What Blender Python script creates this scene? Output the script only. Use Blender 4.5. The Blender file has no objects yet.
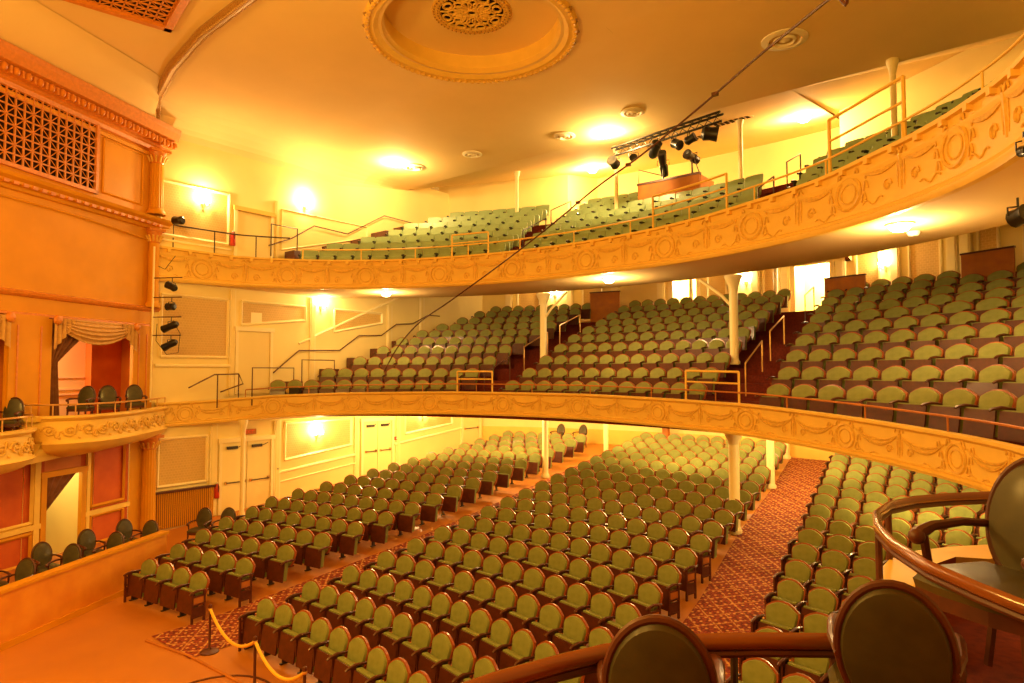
import bpy, math, random
from mathutils import Vector, Matrix
R = math.radians
pi = math.pi
random.seed(7)
col = bpy.context.scene.collection

# ------------------------------------------------------------------ materials
def new_mat(name):
    m = bpy.data.materials.new(name); m.use_nodes = True
    nt = m.node_tree; b = nt.nodes['Principled BSDF']
    return m, nt, b
def mat(name, c, rough=.6, metal=0., var=.0, scale=8., bump=0., bscale=60., coat=0., c2=None):
    m, nt, b = new_mat(name)
    b.inputs['Roughness'].default_value = rough
    b.inputs['Metallic'].default_value = metal
    if coat: b.inputs['Coat Weight'].default_value = coat; b.inputs['Coat Roughness'].default_value = .15
    b.inputs['Base Color'].default_value = (*c, 1)
    if not coat and not metal and rough >= .45: b.inputs['Specular IOR Level'].default_value = .2
    if var or c2:
        tc = nt.nodes.new('ShaderNodeTexCoord'); n = nt.nodes.new('ShaderNodeTexNoise')
        n.inputs['Scale'].default_value = scale; n.inputs['Detail'].default_value = 4
        nt.links.new(tc.outputs['Object'], n.inputs['Vector'])
        r = nt.nodes.new('ShaderNodeValToRGB')
        r.color_ramp.elements[0].position = .3; r.color_ramp.elements[1].position = .7
        if c2 is None: c2 = tuple(x * (1 - var) for x in c)
        r.color_ramp.elements[0].color = (*c2, 1); r.color_ramp.elements[1].color = (*c, 1)
        nt.links.new(n.outputs['Fac'], r.inputs['Fac']); nt.links.new(r.outputs['Color'], b.inputs['Base Color'])
    if bump:
        tc = nt.nodes.new('ShaderNodeTexCoord'); n = nt.nodes.new('ShaderNodeTexNoise'); n.inputs['Scale'].default_value = bscale
        nt.links.new(tc.outputs['Object'], n.inputs['Vector'])
        bp = nt.nodes.new('ShaderNodeBump'); bp.inputs['Strength'].default_value = bump; bp.inputs['Distance'].default_value = .02
        nt.links.new(n.outputs['Fac'], bp.inputs['Height']); nt.links.new(bp.outputs['Normal'], b.inputs['Normal'])
    return m
def emis(name, c, s):
    m, nt, b = new_mat(name)
    b.inputs['Base Color'].default_value = (*c, 1)
    b.inputs['Emission Color'].default_value = (*c, 1); b.inputs['Emission Strength'].default_value = s
    return m
def carpet_mat(name, base, spot, dark, sc):
    m, nt, b = new_mat(name); b.inputs['Roughness'].default_value = .95
    N = nt.nodes; L = nt.links
    tc = N.new('ShaderNodeTexCoord')
    v1 = N.new('ShaderNodeTexVoronoi'); v1.voronoi_dimensions = '2D'; v1.inputs['Scale'].default_value = sc; v1.inputs['Randomness'].default_value = .35
    v2 = N.new('ShaderNodeTexVoronoi'); v2.voronoi_dimensions = '2D'; v2.feature = 'DISTANCE_TO_EDGE'; v2.inputs['Scale'].default_value = sc * .42; v2.inputs['Randomness'].default_value = .0
    v3 = N.new('ShaderNodeTexVoronoi'); v3.voronoi_dimensions = '2D'; v3.inputs['Scale'].default_value = sc * 2.6
    mp = N.new('ShaderNodeMapping'); mp.inputs['Rotation'].default_value = (0, 0, R(45))
    L.new(tc.outputs['Object'], mp.inputs['Vector'])
    for v in (v1, v2, v3): L.new(mp.outputs['Vector'], v.inputs['Vector'])
    def ramp(src, p0, c0, p1, c1):
        r = N.new('ShaderNodeValToRGB'); e = r.color_ramp.elements
        e[0].position = p0; e[0].color = (*c0, 1); e[1].position = p1; e[1].color = (*c1, 1)
        L.new(src, r.inputs['Fac']); return r.outputs['Color']
    W = (1, 1, 1); K = (0, 0, 0)
    dots = ramp(v1.outputs['Distance'], .12, W, .24, K)
    lines = ramp(v2.outputs['Distance'], .03, W, .07, K)
    spk = ramp(v3.outputs['Distance'], .25, K, .5, W)
    def mix(f, a, bb):
        x = N.new('ShaderNodeMix'); x.data_type = 'RGBA'
        L.new(f, x.inputs['Factor'])
        for s, val in (('A', a), ('B', bb)):
            i = [q for q in x.inputs if q.name == s and q.type == 'RGBA'][0]
            if isinstance(val, tuple): i.default_value = (*val, 1)
            else: L.new(val, i)
        return [q for q in x.outputs if q.type == 'RGBA'][0]
    mm = N.new('ShaderNodeMath'); mm.operation = 'MULTIPLY'; L.new(lines, mm.inputs[0]); L.new(spk, mm.inputs[1])
    a = mix(spk, base, dark); a = mix(mm.outputs[0], a, spot); a = mix(dots, a, tuple(min(1, s * 1.2) for s in spot))
    L.new(a, b.inputs['Base Color'])
    return m
def weave_mat(name, c1, c2, sc):
    m, nt, b = new_mat(name); b.inputs['Roughness'].default_value = .6
    N = nt.nodes; L = nt.links
    tc = N.new('ShaderNodeTexCoord'); mp = N.new('ShaderNodeMapping')
    sx = N.new('ShaderNodeSeparateXYZ'); ad = N.new('ShaderNodeMath'); cb = N.new('ShaderNodeCombineXYZ')
    L.new(tc.outputs['Object'], sx.inputs[0]); L.new(sx.outputs[0], ad.inputs[0]); L.new(sx.outputs[1], ad.inputs[1]); L.new(ad.outputs[0], cb.inputs[0]); L.new(sx.outputs[2], cb.inputs[1]); L.new(cb.outputs[0], mp.inputs['Vector'])
    br = N.new('ShaderNodeTexBrick'); br.inputs['Scale'].default_value = sc
    L.new(mp.outputs['Vector'], br.inputs['Vector'])
    br.inputs['Color1'].default_value = (*c1, 1); br.inputs['Color2'].default_value = (*[x * .93 for x in c1], 1)
    br.inputs['Mortar'].default_value = (*c2, 1); br.inputs['Mortar Size'].default_value = .035; br.inputs['Brick Width'].default_value = .8; br.inputs['Row Height'].default_value = .7
    L.new(br.outputs['Color'], b.inputs['Base Color'])
    return m

M = dict(
    ceil=mat('ceiling_plaster', (.88, .66, .30), .85, var=.06, scale=.6),
    cream=mat('cream_paint', (.90, .75, .32), .6, var=.05, scale=1.2),
    creamtrim=mat('cream_trim_paint', (.92, .80, .42), .42),
    brocade=weave_mat('brocade_wall_cloth', (.64, .42, .12), (.76, .55, .20), 9),
    gold=mat('ochre_plaster', (.88, .60, .13), .48, var=.08, scale=3),
    goldrelief=mat('ochre_relief_plaster', (.85, .54, .11), .45, var=.22, scale=14),
    orange=mat('orange_glaze', (.70, .31, .010), .5, var=.12, scale=1.5),
    orange2=mat('deep_orange_glaze', (.68, .23, .035), .55, c2=(.58, .17, .03), scale=1.2),
    redorange=mat('red_orange_wall_glaze', (.62, .13, .02), .6, c2=(.5, .09, .015), scale=2.),
    redgilt=mat('russet_gilt_moulding', (.72, .25, .03), .35, var=.2, scale=12),
    gilt=mat('bronzed_gilt', (.55, .34, .10), .4, metal=.3, c2=(.30, .14, .03), scale=40),
    floor=mat('orange_painted_floor', (.54, .195, .018), .38, c2=(.46, .16, .018), scale=.9),
    parapet=mat('marbled_orange_parapet', (.76, .31, .02), .4, c2=(.66, .23, .015), scale=2.5),
    green=mat('olive_green_velvet', (.25, .275, .085), .75, c2=(.20, .225, .065), scale=9),
    greend=mat('dark_olive_leather', (.07, .056, .015), .5, c2=(.045, .036, .010), scale=9, coat=.2),
    greenp=mat('green_painted_seat', (.30, .42, .20), .35, var=.1, scale=6),
    rim=mat('red_varnished_rim', (.36, .085, .018), .3, c2=(.27,.06,.014), scale=11, coat=.3),
    wood=mat('red_brown_wood', (.105, .022, .007), .45, c2=(.065, .014, .005), scale=11, coat=.12),
    woodrail=mat('polished_mahogany', (.24, .07, .014), .22, c2=(.22, .06, .015), scale=5, coat=.6),
    woodl=mat('orange_brown_wood', (.50, .18, .03), .55, c2=(.4, .14, .035), scale=4),
    dark=mat('dark_iron', (.035, .022, .016), .4),
    black=mat('black_enamel', (.012, .011, .010), .35),
    void=mat('dark_opening', (.02, .008, .004), .9),
    carpet=carpet_mat('red_figured_carpet', (.30, .04, .012), (.52, .26, .06), (.13, .016, .008), 7.),
    stepc=mat('dark_red_step_carpet', (.17, .025, .012), .9, c2=(.10, .015, .01), scale=20),
    brass=mat('brass_rail', (.72, .42, .14), .3, metal=.6),
    drape=mat('mauve_brown_drape', (.26, .11, .055), .8, c2=(.19, .075, .04), scale=7),
    swag=mat('tan_swag_silk', (.60, .36, .12), .55, c2=(.5, .28, .09), scale=9),
    red=mat('red_enamel', (.5, .03, .01), .35),
    ropey=mat('yellow_rope', (.85, .50, .05), .6),
    white=mat('white_enamel', (.85, .82, .72), .4),
    bulb=emis('lit_glass_bulb', (1., .80, .48), 60.),
    dome=emis('lit_glass_dome', (1., .82, .5), 18.),
    tube=mat('silver_green_radiator', (.55, .34, .14), .45, metal=.2),
    exitm=emis('lit_sign_red', (.8, .10, .02), .12),
    grey=mat('grey_plaster_vent', (.92, .84, .62), .6),
)

# ------------------------------------------------------------------ mesh builder
class MB:
    def __init__(s): s.v = []; s.f = []; s.m = []; s.mats = []
    def mi(s, k):
        if k not in s.mats: s.mats.append(k)
        return s.mats.index(k)
    def add(s, vs, fs, k, X=None):
        o = len(s.v)
        s.v += [tuple(X @ Vector(p)) if X is not None else tuple(p) for p in vs]
        i = s.mi(k); s.f += [tuple(a + o for a in f) for f in fs]; s.m += [i] * len(fs)
    def box(s, a, b, k, X=None):
        x0, y0, z0 = a; x1, y1, z1 = b
        s.add([(x0,y0,z0),(x1,y0,z0),(x1,y1,z0),(x0,y1,z0),(x0,y0,z1),(x1,y0,z1),(x1,y1,z1),(x0,y1,z1)],
              [(0,3,2,1),(4,5,6,7),(0,1,5,4),(1,2,6,5),(2,3,7,6),(3,0,4,7)], k, X)
    def tube(s, pts, r, k, n=8, closed=False, X=None, flat=1.):
        pts = [Vector(p) for p in pts]; N = len(pts); rings = []; prev = None
        for i, p in enumerate(pts):
            a = pts[i-1] if (i > 0 or closed) else p
            b = pts[(i+1) % N] if (i < N-1 or closed) else p
            d = (b - a).normalized()
            if prev is None:
                u = Vector((0,0,1)) if abs(d.z) < .9 else Vector((1,0,0))
            else: u = prev
            u = (u - d * u.dot(d))
            if u.length < 1e-6: u = d.orthogonal()
            u.normalize(); w = d.cross(u); prev = u
            rr = r[i] if isinstance(r, (list, tuple)) else r
            rings.append([p + u * (math.cos(2*pi*j/n) * rr * flat) + w * (math.sin(2*pi*j/n) * rr) for j in range(n)])
        vs = [q for ring in rings for q in ring]; fs = []
        for i in range(N if closed else N-1):
            for j in range(n):
                a = i*n+j; b = i*n+(j+1)%n; c = ((i+1)%N)*n+(j+1)%n; d = ((i+1)%N)*n+j
                fs.append((a, b, c, d))
        if not closed:
            fs.append(tuple(reversed(range(n)))); fs.append(tuple(range((N-1)*n, N*n)))
        s.add(vs, fs, k, X)
    def lathe(s, prof, k, n=16, X=None, c=(0,0,0), cap=False):
        vs = [(c[0]+r*math.cos(2*pi*j/n), c[1]+r*math.sin(2*pi*j/n), c[2]+z) for r, z in prof for j in range(n)]
        fs = [(i*n+j, i*n+(j+1)%n, (i+1)*n+(j+1)%n, (i+1)*n+j) for i in range(len(prof)-1) for j in range(n)]
        if cap and prof[0][0] > 1e-5: fs.append(tuple(reversed(range(n))))
        if cap and prof[-1][0] > 1e-5: fs.append(tuple(range((len(prof)-1)*n, len(prof)*n)))
        s.add(vs, fs, k, X)
    def plate(s, poly, y0, y1, k, X=None):          # polygon in x,z extruded along y
        n = len(poly)
        vs = [(x, y0, z) for x, z in poly] + [(x, y1, z) for x, z in poly]
        fs = [tuple(range(n)), tuple(reversed(range(n, 2*n)))] + [(i, i+n, (i+1)%n+n, (i+1)%n) for i in range(n)]
        s.add(vs, fs, k, X)
    def puff(s, poly, layers, k, X=None):            # cushion: polygon in x,z, rings (scale, y)
        n = len(poly); cx = sum(p[0] for p in poly)/n; cz = sum(p[1] for p in poly)/n
        vs = []
        for sc, y in layers: vs += [(cx+(x-cx)*sc, y, cz+(z-cz)*sc) for x, z in poly]
        fs = [(i*n+j, i*n+(j+1)%n, (i+1)*n+(j+1)%n, (i+1)*n+j) for i in range(len(layers)-1) for j in range(n)]
        fs.append(tuple(range((len(layers)-1)*n, len(layers)*n))); fs.append(tuple(reversed(range(n))))
        s.add(vs, fs, k, X)
    def ball(s, c, r, k, n=8, sc=(1,1,1), X=None):
        prof = [(math.sin(pi*i/(n//2+1)), -math.cos(pi*i/(n//2+1))) for i in range(n//2+2)]
        vs = [(c[0]+r*sc[0]*a*math.cos(2*pi*j/n), c[1]+r*sc[1]*a*math.sin(2*pi*j/n), c[2]+r*sc[2]*b) for a, b in prof for j in range(n)]
        fs = [(i*n+j, i*n+(j+1)%n, (i+1)*n+(j+1)%n, (i+1)*n+j) for i in range(len(prof)-1) for j in range(n)]
        s.add(vs, fs, k, X)
    def grid(s, fn, nu, nv, k):
        vs = [fn(i/nu, j/nv) for i in range(nu+1) for j in range(nv+1)]
        fs = [(i*(nv+1)+j, (i+1)*(nv+1)+j, (i+1)*(nv+1)+j+1, i*(nv+1)+j+1) for i in range(nu) for j in range(nv)]
        s.add(vs, fs, k)
    def mesh(s, name, smooth=False):
        me = bpy.data.meshes.new(name); me.from_pydata(s.v, [], s.f)
        for k in s.mats: me.materials.append(M[k])
        me.polygons.foreach_set('material_index', s.m)
        if smooth:
            me.polygons.foreach_set('use_smooth', [True] * len(s.f)); me.set_sharp_from_angle(angle=R(38))
        me.update(); return me
    def build(s, name, parent=None, smooth=False, **kw):
        o = bpy.data.objects.new(name, s.mesh(name, smooth)); col.objects.link(o)
        if parent: o.parent = parent
        return tag(o, **kw)
def tag(o, label=None, cat=None, group=None, kind=None):
    if label: o['label'] = label
    if cat: o['category'] = cat
    if group: o['group'] = group
    if kind: o['kind'] = kind
    return o
def empty(name, loc, rz=0., label=None, cat=None, group=None):
    o = bpy.data.objects.new(name, None); col.objects.link(o); o.location = loc; o.rotation_euler = (0, 0, rz); o.empty_display_size = .1
    return tag(o, label, cat, group)
def copy_tree(o, parent=None, loc=None, rz=None, label=None, scale=None, group=None):
    c = o.copy(); col.objects.link(c)
    if parent: c.parent = parent
    if loc is not None: c.location = loc
    if rz is not None: c.rotation_euler = (o.rotation_euler[0], o.rotation_euler[1], rz)
    if scale: c.scale = scale
    if label: c['label'] = label
    if group: c['group'] = group
    for ch in kids.get(o.name, []):
        copy_tree(ch, c)
    return c
kids = {}
def reg(o):                                   # remember the children of a prototype
    kids[o.name] = [c for c in bpy.data.objects if c.parent == o]
    for c in kids[o.name]: reg(c)
    return o
NUM = ['first','second','third','fourth','fifth','sixth','seventh','eighth','ninth','tenth','eleventh','twelfth','thirteenth','fourteenth','fifteenth','sixteenth','seventeenth','eighteenth','nineteenth','twentieth','twenty-first','twenty-second']
CAM = Vector((10.15, 0, 4.6))
YAW = R(38.82); PIT = R(2.64)
FW = Vector((-math.sin(YAW)*math.cos(PIT), math.cos(YAW)*math.cos(PIT), math.sin(PIT)))
RT = Vector((math.cos(YAW), math.sin(YAW), 0)); UP = RT.cross(FW)
def proj(p):                                  # only used to leave out repeats that stand wholly outside the photo
    v = Vector(p) - CAM; c = v.dot(FW)
    if c < .5: return (-999, -999, c)
    return (512 + v.dot(RT)/c*650, 341.5 - v.dot(UP)/c*650, c)
def lerp_t(T, x):
    if x <= T[0][0]: return T[0][1]
    for a, b in zip(T, T[1:]):
        if x <= b[0]: return a[1] + (b[1]-a[1]) * (x-a[0]) / (b[0]-a[0])
    return T[-1][1]

# ------------------------------------------------------------------ plan curves
A0, B0, YC = 10.5, 7.4, 8.5
def el(o, t, z=0.): return Vector(((A0+o)*math.cos(t), YC+(B0+o)*math.sin(t), z))
def el_x(o, x, z=0.):
    q = max(0., 1 - (x/(A0+o))**2); return Vector((x, YC+(B0+o)*math.sqrt(q), z))
def el_n(o, x):                                # outward normal (away from the stage)
    p = el_x(o, x); n = Vector((p.x/(A0+o)**2, (p.y-YC)/(B0+o)**2, 0)); return n.normalized()
def path_front(o, n=96, xl=10.5):
    pts = []
    t0 = math.acos(max(-1, min(1, -xl/(A0+o)))); t1 = pi - t0
    for i in range(n+1):
        t = t0 + (t1-t0)*i/n; pts.append(el(o, t))
    return pts
ZG = [(-10.5,8.41),(-10,8.34),(-6.3,8.33),(-3,8.34),(0,8.36),(2.2,8.38),(3.8,8.42),(5.1,8.47),(6.9,8.5),(8,8.58),(9.6,8.58),(10.5,8.5)]
ZB = [(-10.5,3.66),(-9.9,3.76),(-9.4,3.83),(-7.9,3.90),(-4.6,3.96),(0,3.96),(2.2,3.92),(5.1,3.86),(7.4,3.74),(8.7,3.67),(10.5,3.60)]
FL = lambda y: max(-.42, -1.04 + .095*y)      # orchestra floor height

# ------------------------------------------------------------------ floor and carpets
g = MB()
for k in range(2):
    pass
ys = [-2, 1, 4, 6.53] + [8+1.5*i for i in range(14)]
for a, b in zip(ys, ys[1:]):
    g.add([(-10.6,a,FL(a)),(11.2,a,FL(a)),(11.2,b,FL(b)),(-10.6,b,FL(b))], [(0,1,2,3)], 'floor')
g.build('floor', kind='structure')
def strip(name, left, right, k, dz, **kw):
    g = MB(); n = 26; y0 = max(left[0][1], right[0][1])
    g.add([(lerp2(left, y), y, FL(y)+dz) for y in ysn(left, right, n)] + [(lerp2(right, y), y, FL(y)+dz) for y in ysn(left, right, n)],
          [(i, i+n+1, i+n+2, i+1) for i in range(n)], k)
    return g.build(name, **kw)
def lerp2(T, y): return lerp_t([(b, a) for a, b in T], y)
def ysn(l, r, n):
    a = min(l[0][1], r[0][1]); b = max(l[-1][1], r[-1][1]); ys = [a+(b-a)*i/n for i in range(n+1)]
    return ys
AL_L = [(-3.05,5.5),(-3.0,8),(-2.95,12),(-3.1,15),(-3.5,19),(-4.1,25.5)]
AL_R = [(-1.5,5.5),(-1.45,8),(-1.5,12),(-1.9,16),(-2.2,19),(-2.8,25.5)]
AR_L = [(5.6,5.5),(4.95,12.1),(4.22,16.4),(3.65,21),(2.95,25.5)]
AR_R = [(7.1,5.5),(6.33,12.5),(5.75,17),(5.1,21.5),(4.7,25.5)]
strip('aisle_carpet', AL_L, AL_R, 'carpet', .012, label='red figured carpet runner down the aisle nearer the yellow stanchion ropes', cat='carpet')
strip('aisle_carpet', AR_L, AR_R, 'carpet', .012, label='wide red figured carpet aisle beside the white posts, right of the centre seats', cat='carpet')
g = MB()
g.tube([(-2.9,5.35,-.41),(-1.6,5.55,-.41),(0,5.6,-.41),(2,5.5,-.41),(4.5,5.1,-.41)], .03, 'woodl', 6)
g.tube([(.3+.9*math.cos(a), 5.0+.9*math.sin(a), -.415) for a in [pi*i/14 for i in range(15)]], .02, 'wood', 6)
g.build('trim_1', kind='structure')

# ------------------------------------------------------------------ theatre seats
BACK = [(-.19,.43),(.19,.43),(.24,.52),(.264,.72),(.252,.785),(.17,.85),(.085,.895),(.0,.905),(-.085,.895),(-.17,.85),(-.252,.785),(-.264,.72),(-.24,.52)]
CUSH = [(-.17,.46),(.17,.46),(.216,.53),(.242,.715),(.230,.768),(.155,.828),(.075,.868),(.0,.877),(-.075,.868),(-.155,.828),(-.230,.768),(-.242,.715),(-.216,.53)]
TILT = Matrix.Translation((0, .10, .45)) @ Matrix.Rotation(R(-13), 4, 'X') @ Matrix.Translation((0, 0, -.45))
PAN = [(-.235,.0),(.235,.0),(.24,.3),(.235,.42),(-.235,.42),(-.24,.3)]
TPAN = Matrix.Translation((0, -.165, .16)) @ Matrix.Rotation(R(-7), 4, 'X')
def seat_pieces():
    back = MB(); back.plate(BACK, -.012, .03, 'rim', TILT)
    cush = MB(); cush.puff(CUSH, [(1.0, 0.), (1.0, -.035), (.95, -.055), (.7, -.065)], 'green', TILT)
    pan = MB(); pan.plate(PAN, -.015, .012, 'wood', TPAN)
    pc = MB(); pc.puff([(-.222,.02),(.222,.02),(.225,.25),(.222,.445),(-.222,.445),(-.225,.25)], [(.93,.135),(1.0,.115),(1.0,.035),(.98,.012)], 'green', TPAN)
    def arm(x):
        a = MB()
        pts = [(x,-.25,.575),(x,-.21,.60),(x,-.08,.625),(x,.06,.61),(x,.14,.60)]
        a.tube(pts, [.02,.026,.028,.024,.018], 'wood', 6)
        return a
    def stand(x):
        a = MB(); a.box((x-.012,-.07,0),(x+.012,.02,.60),'dark'); a.box((x-.012,-.16,.3),(x+.012,.02,.60),'wood'); a.box((x-.025,-.11,0),(x+.025,.06,.02),'dark')
        return a
    return back, cush, pan, pc, arm, stand
def merge(*ms):
    r = MB()
    for m in ms:
        for k in m.mats: r.mi(k)
        o = len(r.v); r.v += m.v; r.f += [tuple(a+o for a in f) for f in m.f]; r.m += [r.mi(m.mats[i]) for i in m.m]
    return r
def end_panel(x):
    a = MB()
    for y in (-.2, .06): a.box((x-.016,y-.02,0),(x+.016,y+.02,.6),'wood')
    for z in (.12,.3,.36,.52): a.box((x-.014,-.2,z-.015),(x+.014,.06,z+.015),'wood')
    a.box((x-.008,-.18,.12),(x+.008,.04,.30),'wood'); a.box((x-.008,-.18,.38),(x+.008,.04,.52),'woodl')
    return a
bk, cu, pa, pc_, arm, stand = seat_pieces()
proto = empty('auditorium_chair', (0,0,0))
bo = bk.build('backrest', proto); cu.build('back_cushion', bo, True)
po = pa.build('tip_up_seat', proto); pc_.build('seat_cushion', po, True)
arm(-.275).build('armrest', proto, True)
stand(-.275).build('leg', proto)
reg(proto)
ao = arm(.275).build('armrest', None, True); eo = end_panel(.29).build('end_panel', None); eo2 = end_panel(-.29).build('end_panel', None)
FAR = merge(bk, cu, pa, pc_, arm(-.275), arm(.275), stand(-.275)).mesh('theatre_seat_far', True)
# the seats of the orchestra: rows by block, each seat with its place in the row
orch = []
def add_row(block, r, x0, x1, yfn, pitch, ends):
    n = max(1, int((x1-x0)/pitch + .35)) ; p = (x1-x0)/n
    for i in range(n+1):
        x = x0 + p*i; y = yfn(x); d = (yfn(x+.1)-yfn(x-.1))/.2
        orch.append(dict(block=block, row=r, i=i, n=n+1, p=(x, y-.13, FL(y)), rz=math.atan(d), sx=min(1.12, p/.56), ends=ends))
for r in range(20):
    y0 = 6.6 + .925*r
    xl = lerp_t([(6.5,-.87),(9.2,-.82),(13,-1.1),(18,-1.58),(24.3,-2.2)], y0); xr = lerp_t([(6.5,5.05),(10.6,4.74),(14.2,4.42),(18.8,3.89),(24.3,2.95)], y0)
    add_row('centre', r, xl, xr, lambda x, y0=y0: y0 - .03*(x-.2)**2, .535, 1)
for r in range(18):
    y0 = 6.54 + .96*r
    xr = lerp_t([(6.5,-3.37),(8.4,-3.25),(12,-3.2),(14.7,-3.56),(17,-3.85),(19,-4.05),(23,-4.6)], y0)
    xl = [-5.17,-5.75,-6.35,-6.9,-7.2,-7.7,-7.8][r] if r < 7 else lerp_t([(13,-7.72),(24,-8.15)], y0)
    add_row('wall side', r, xl, xr, lambda x, y0=y0, xr=xr: y0 + .13*(x-xr), .6 if r < 3 else .585, 1)
for r in range(17):
    y0 = 8.1 + .965*r
    xl = 6.69 - .138*(y0-12.04)
    add_row('box side', r, xl, 9.9, lambda x, y0=y0, xl=xl: y0 - .19*(x-xl) - .02*(x-xl)**2, .55, -1)
for s in orch:
    q = proj((s['p'][0], s['p'][1], s['p'][2]+.7)); s['q'] = q; s['d'] = q[2]
orch = [s for s in orch if -25 < s['q'][0] < 1050 and s['q'][1] < 725 and s['q'][2] > 1]
def orch_label(s):
    where = {'centre': 'ground-floor centre block, %s row, number %d from the yellow-rope aisle',
             'wall side': 'ground-floor wall-side block, %s row, number %d from the wall',
             'box side': 'ground-floor block below the near box, %s row, %d from wide aisle'}[s['block']]
    return 'olive seat, ' + where % (NUM[s['row']], s['i']+1)
GRP = {'centre': 'tip-up seats of the centre orchestra block', 'wall side': 'tip-up seats of the wall-side orchestra block', 'box side': 'tip-up seats of the orchestra block below the box'}
orch.sort(key=lambda s: s['d'])
NEAR = 140
first = True
for k, s in enumerate(orch[:300]):
    lab = orch_label(s)
    if k < NEAR:
        if first:
            o = proto; o.location = s['p']; o.rotation_euler = (0,0,s['rz']); o.scale = (s['sx'],1,1); first = False
        else: o = copy_tree(proto, loc=s['p'], rz=s['rz'], scale=(s['sx'],1,1))
        tag(o, lab, 'seat', GRP[s['block']])
        right = s['i'] == s['n']-1; left = s['i'] == 0
        if right:
            c = ao.copy(); col.objects.link(c); c.parent = o
            if s['ends'] > 0: c = eo.copy(); col.objects.link(c); c.parent = o
        if left: c = eo2.copy(); col.objects.link(c); c.parent = o
    else:
        o = bpy.data.objects.new('auditorium_chair', FAR); col.objects.link(o); o.location = s['p']; o.rotation_euler = (0,0,s['rz']); o.scale = (s['sx'],1,1)
        tag(o, lab, 'seat', GRP[s['block']])
for o in (ao, eo, eo2): bpy.data.objects.remove(o)
far_mb = merge(bk, cu, pa, pc_, arm(-.275), stand(-.275))
def mass(seats, src, name, label, group):
    r = MB()
    for s in seats:
        X = Matrix.Translation(s['p']) @ Matrix.Rotation(s['rz'], 4, 'Z') @ Matrix.Diagonal((s['sx'],1,1,1))
        m = src; o = len(r.v)
        for k in m.mats: r.mi(k)
        r.v += [tuple(X @ Vector(p)) for p in m.v]; r.f += [tuple(a+o for a in f) for f in m.f]; r.m += [r.mi(m.mats[i]) for i in m.m]
    return r.build(name, None, True, label=label, cat='theatre seats', group=group, kind='stuff')
if len(orch) > 300:
    mass(orch[300:], far_mb, 'auditorium_chairs', 'farthest rows of olive tip-up seats on the ground floor, deep under the balcony', 'tip-up seats of the ground floor rear')

# ------------------------------------------------------------------ balcony and gallery tiers
def sweep_front(name, parent, zt, h, prof, k, smooth=True, n=110, o=0.):
    g = MB(); pts = path_front(o, n)
    vs = []
    for p in pts:
        nn = el_n(o, p.x) if abs(p.x) < A0-.02 else Vector((math.copysign(1, p.x), 0, 0))
        for d, v in prof:
            hh = h(p.x) if callable(h) else h; q = p - nn*d; vs.append((q.x, q.y, zt(p.x) - hh + v*hh))
    m = len(prof)
    g.add(vs, [(i*m+j, i*m+j+1, (i+1)*m+j+1, (i+1)*m+j) for i in range(n) for j in range(m-1)], k)
    return g.build(name, parent, smooth)
def arc_table(o, n=400, xl=10.5):
    pts = path_front(o, n, xl); L = [0]
    for a, b in zip(pts, pts[1:]): L.append(L[-1] + (b-a).length)
    return pts, L
def at_arc(T, s):
    pts, L = T; s = max(0, min(L[-1]-1e-6, s))
    lo, hi = 0, len(L)-1
    while hi-lo > 1:
        m = (lo+hi)//2
        if L[m] <= s: lo = m
        else: hi = m
    f = (s-L[lo])/(L[hi]-L[lo]); p = pts[lo].lerp(pts[hi], f); d = (pts[hi]-pts[lo]).normalized()
    return p, Vector((d.y, -d.x, 0)) if False else Vector((d.y, -d.x, 0)), d
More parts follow.
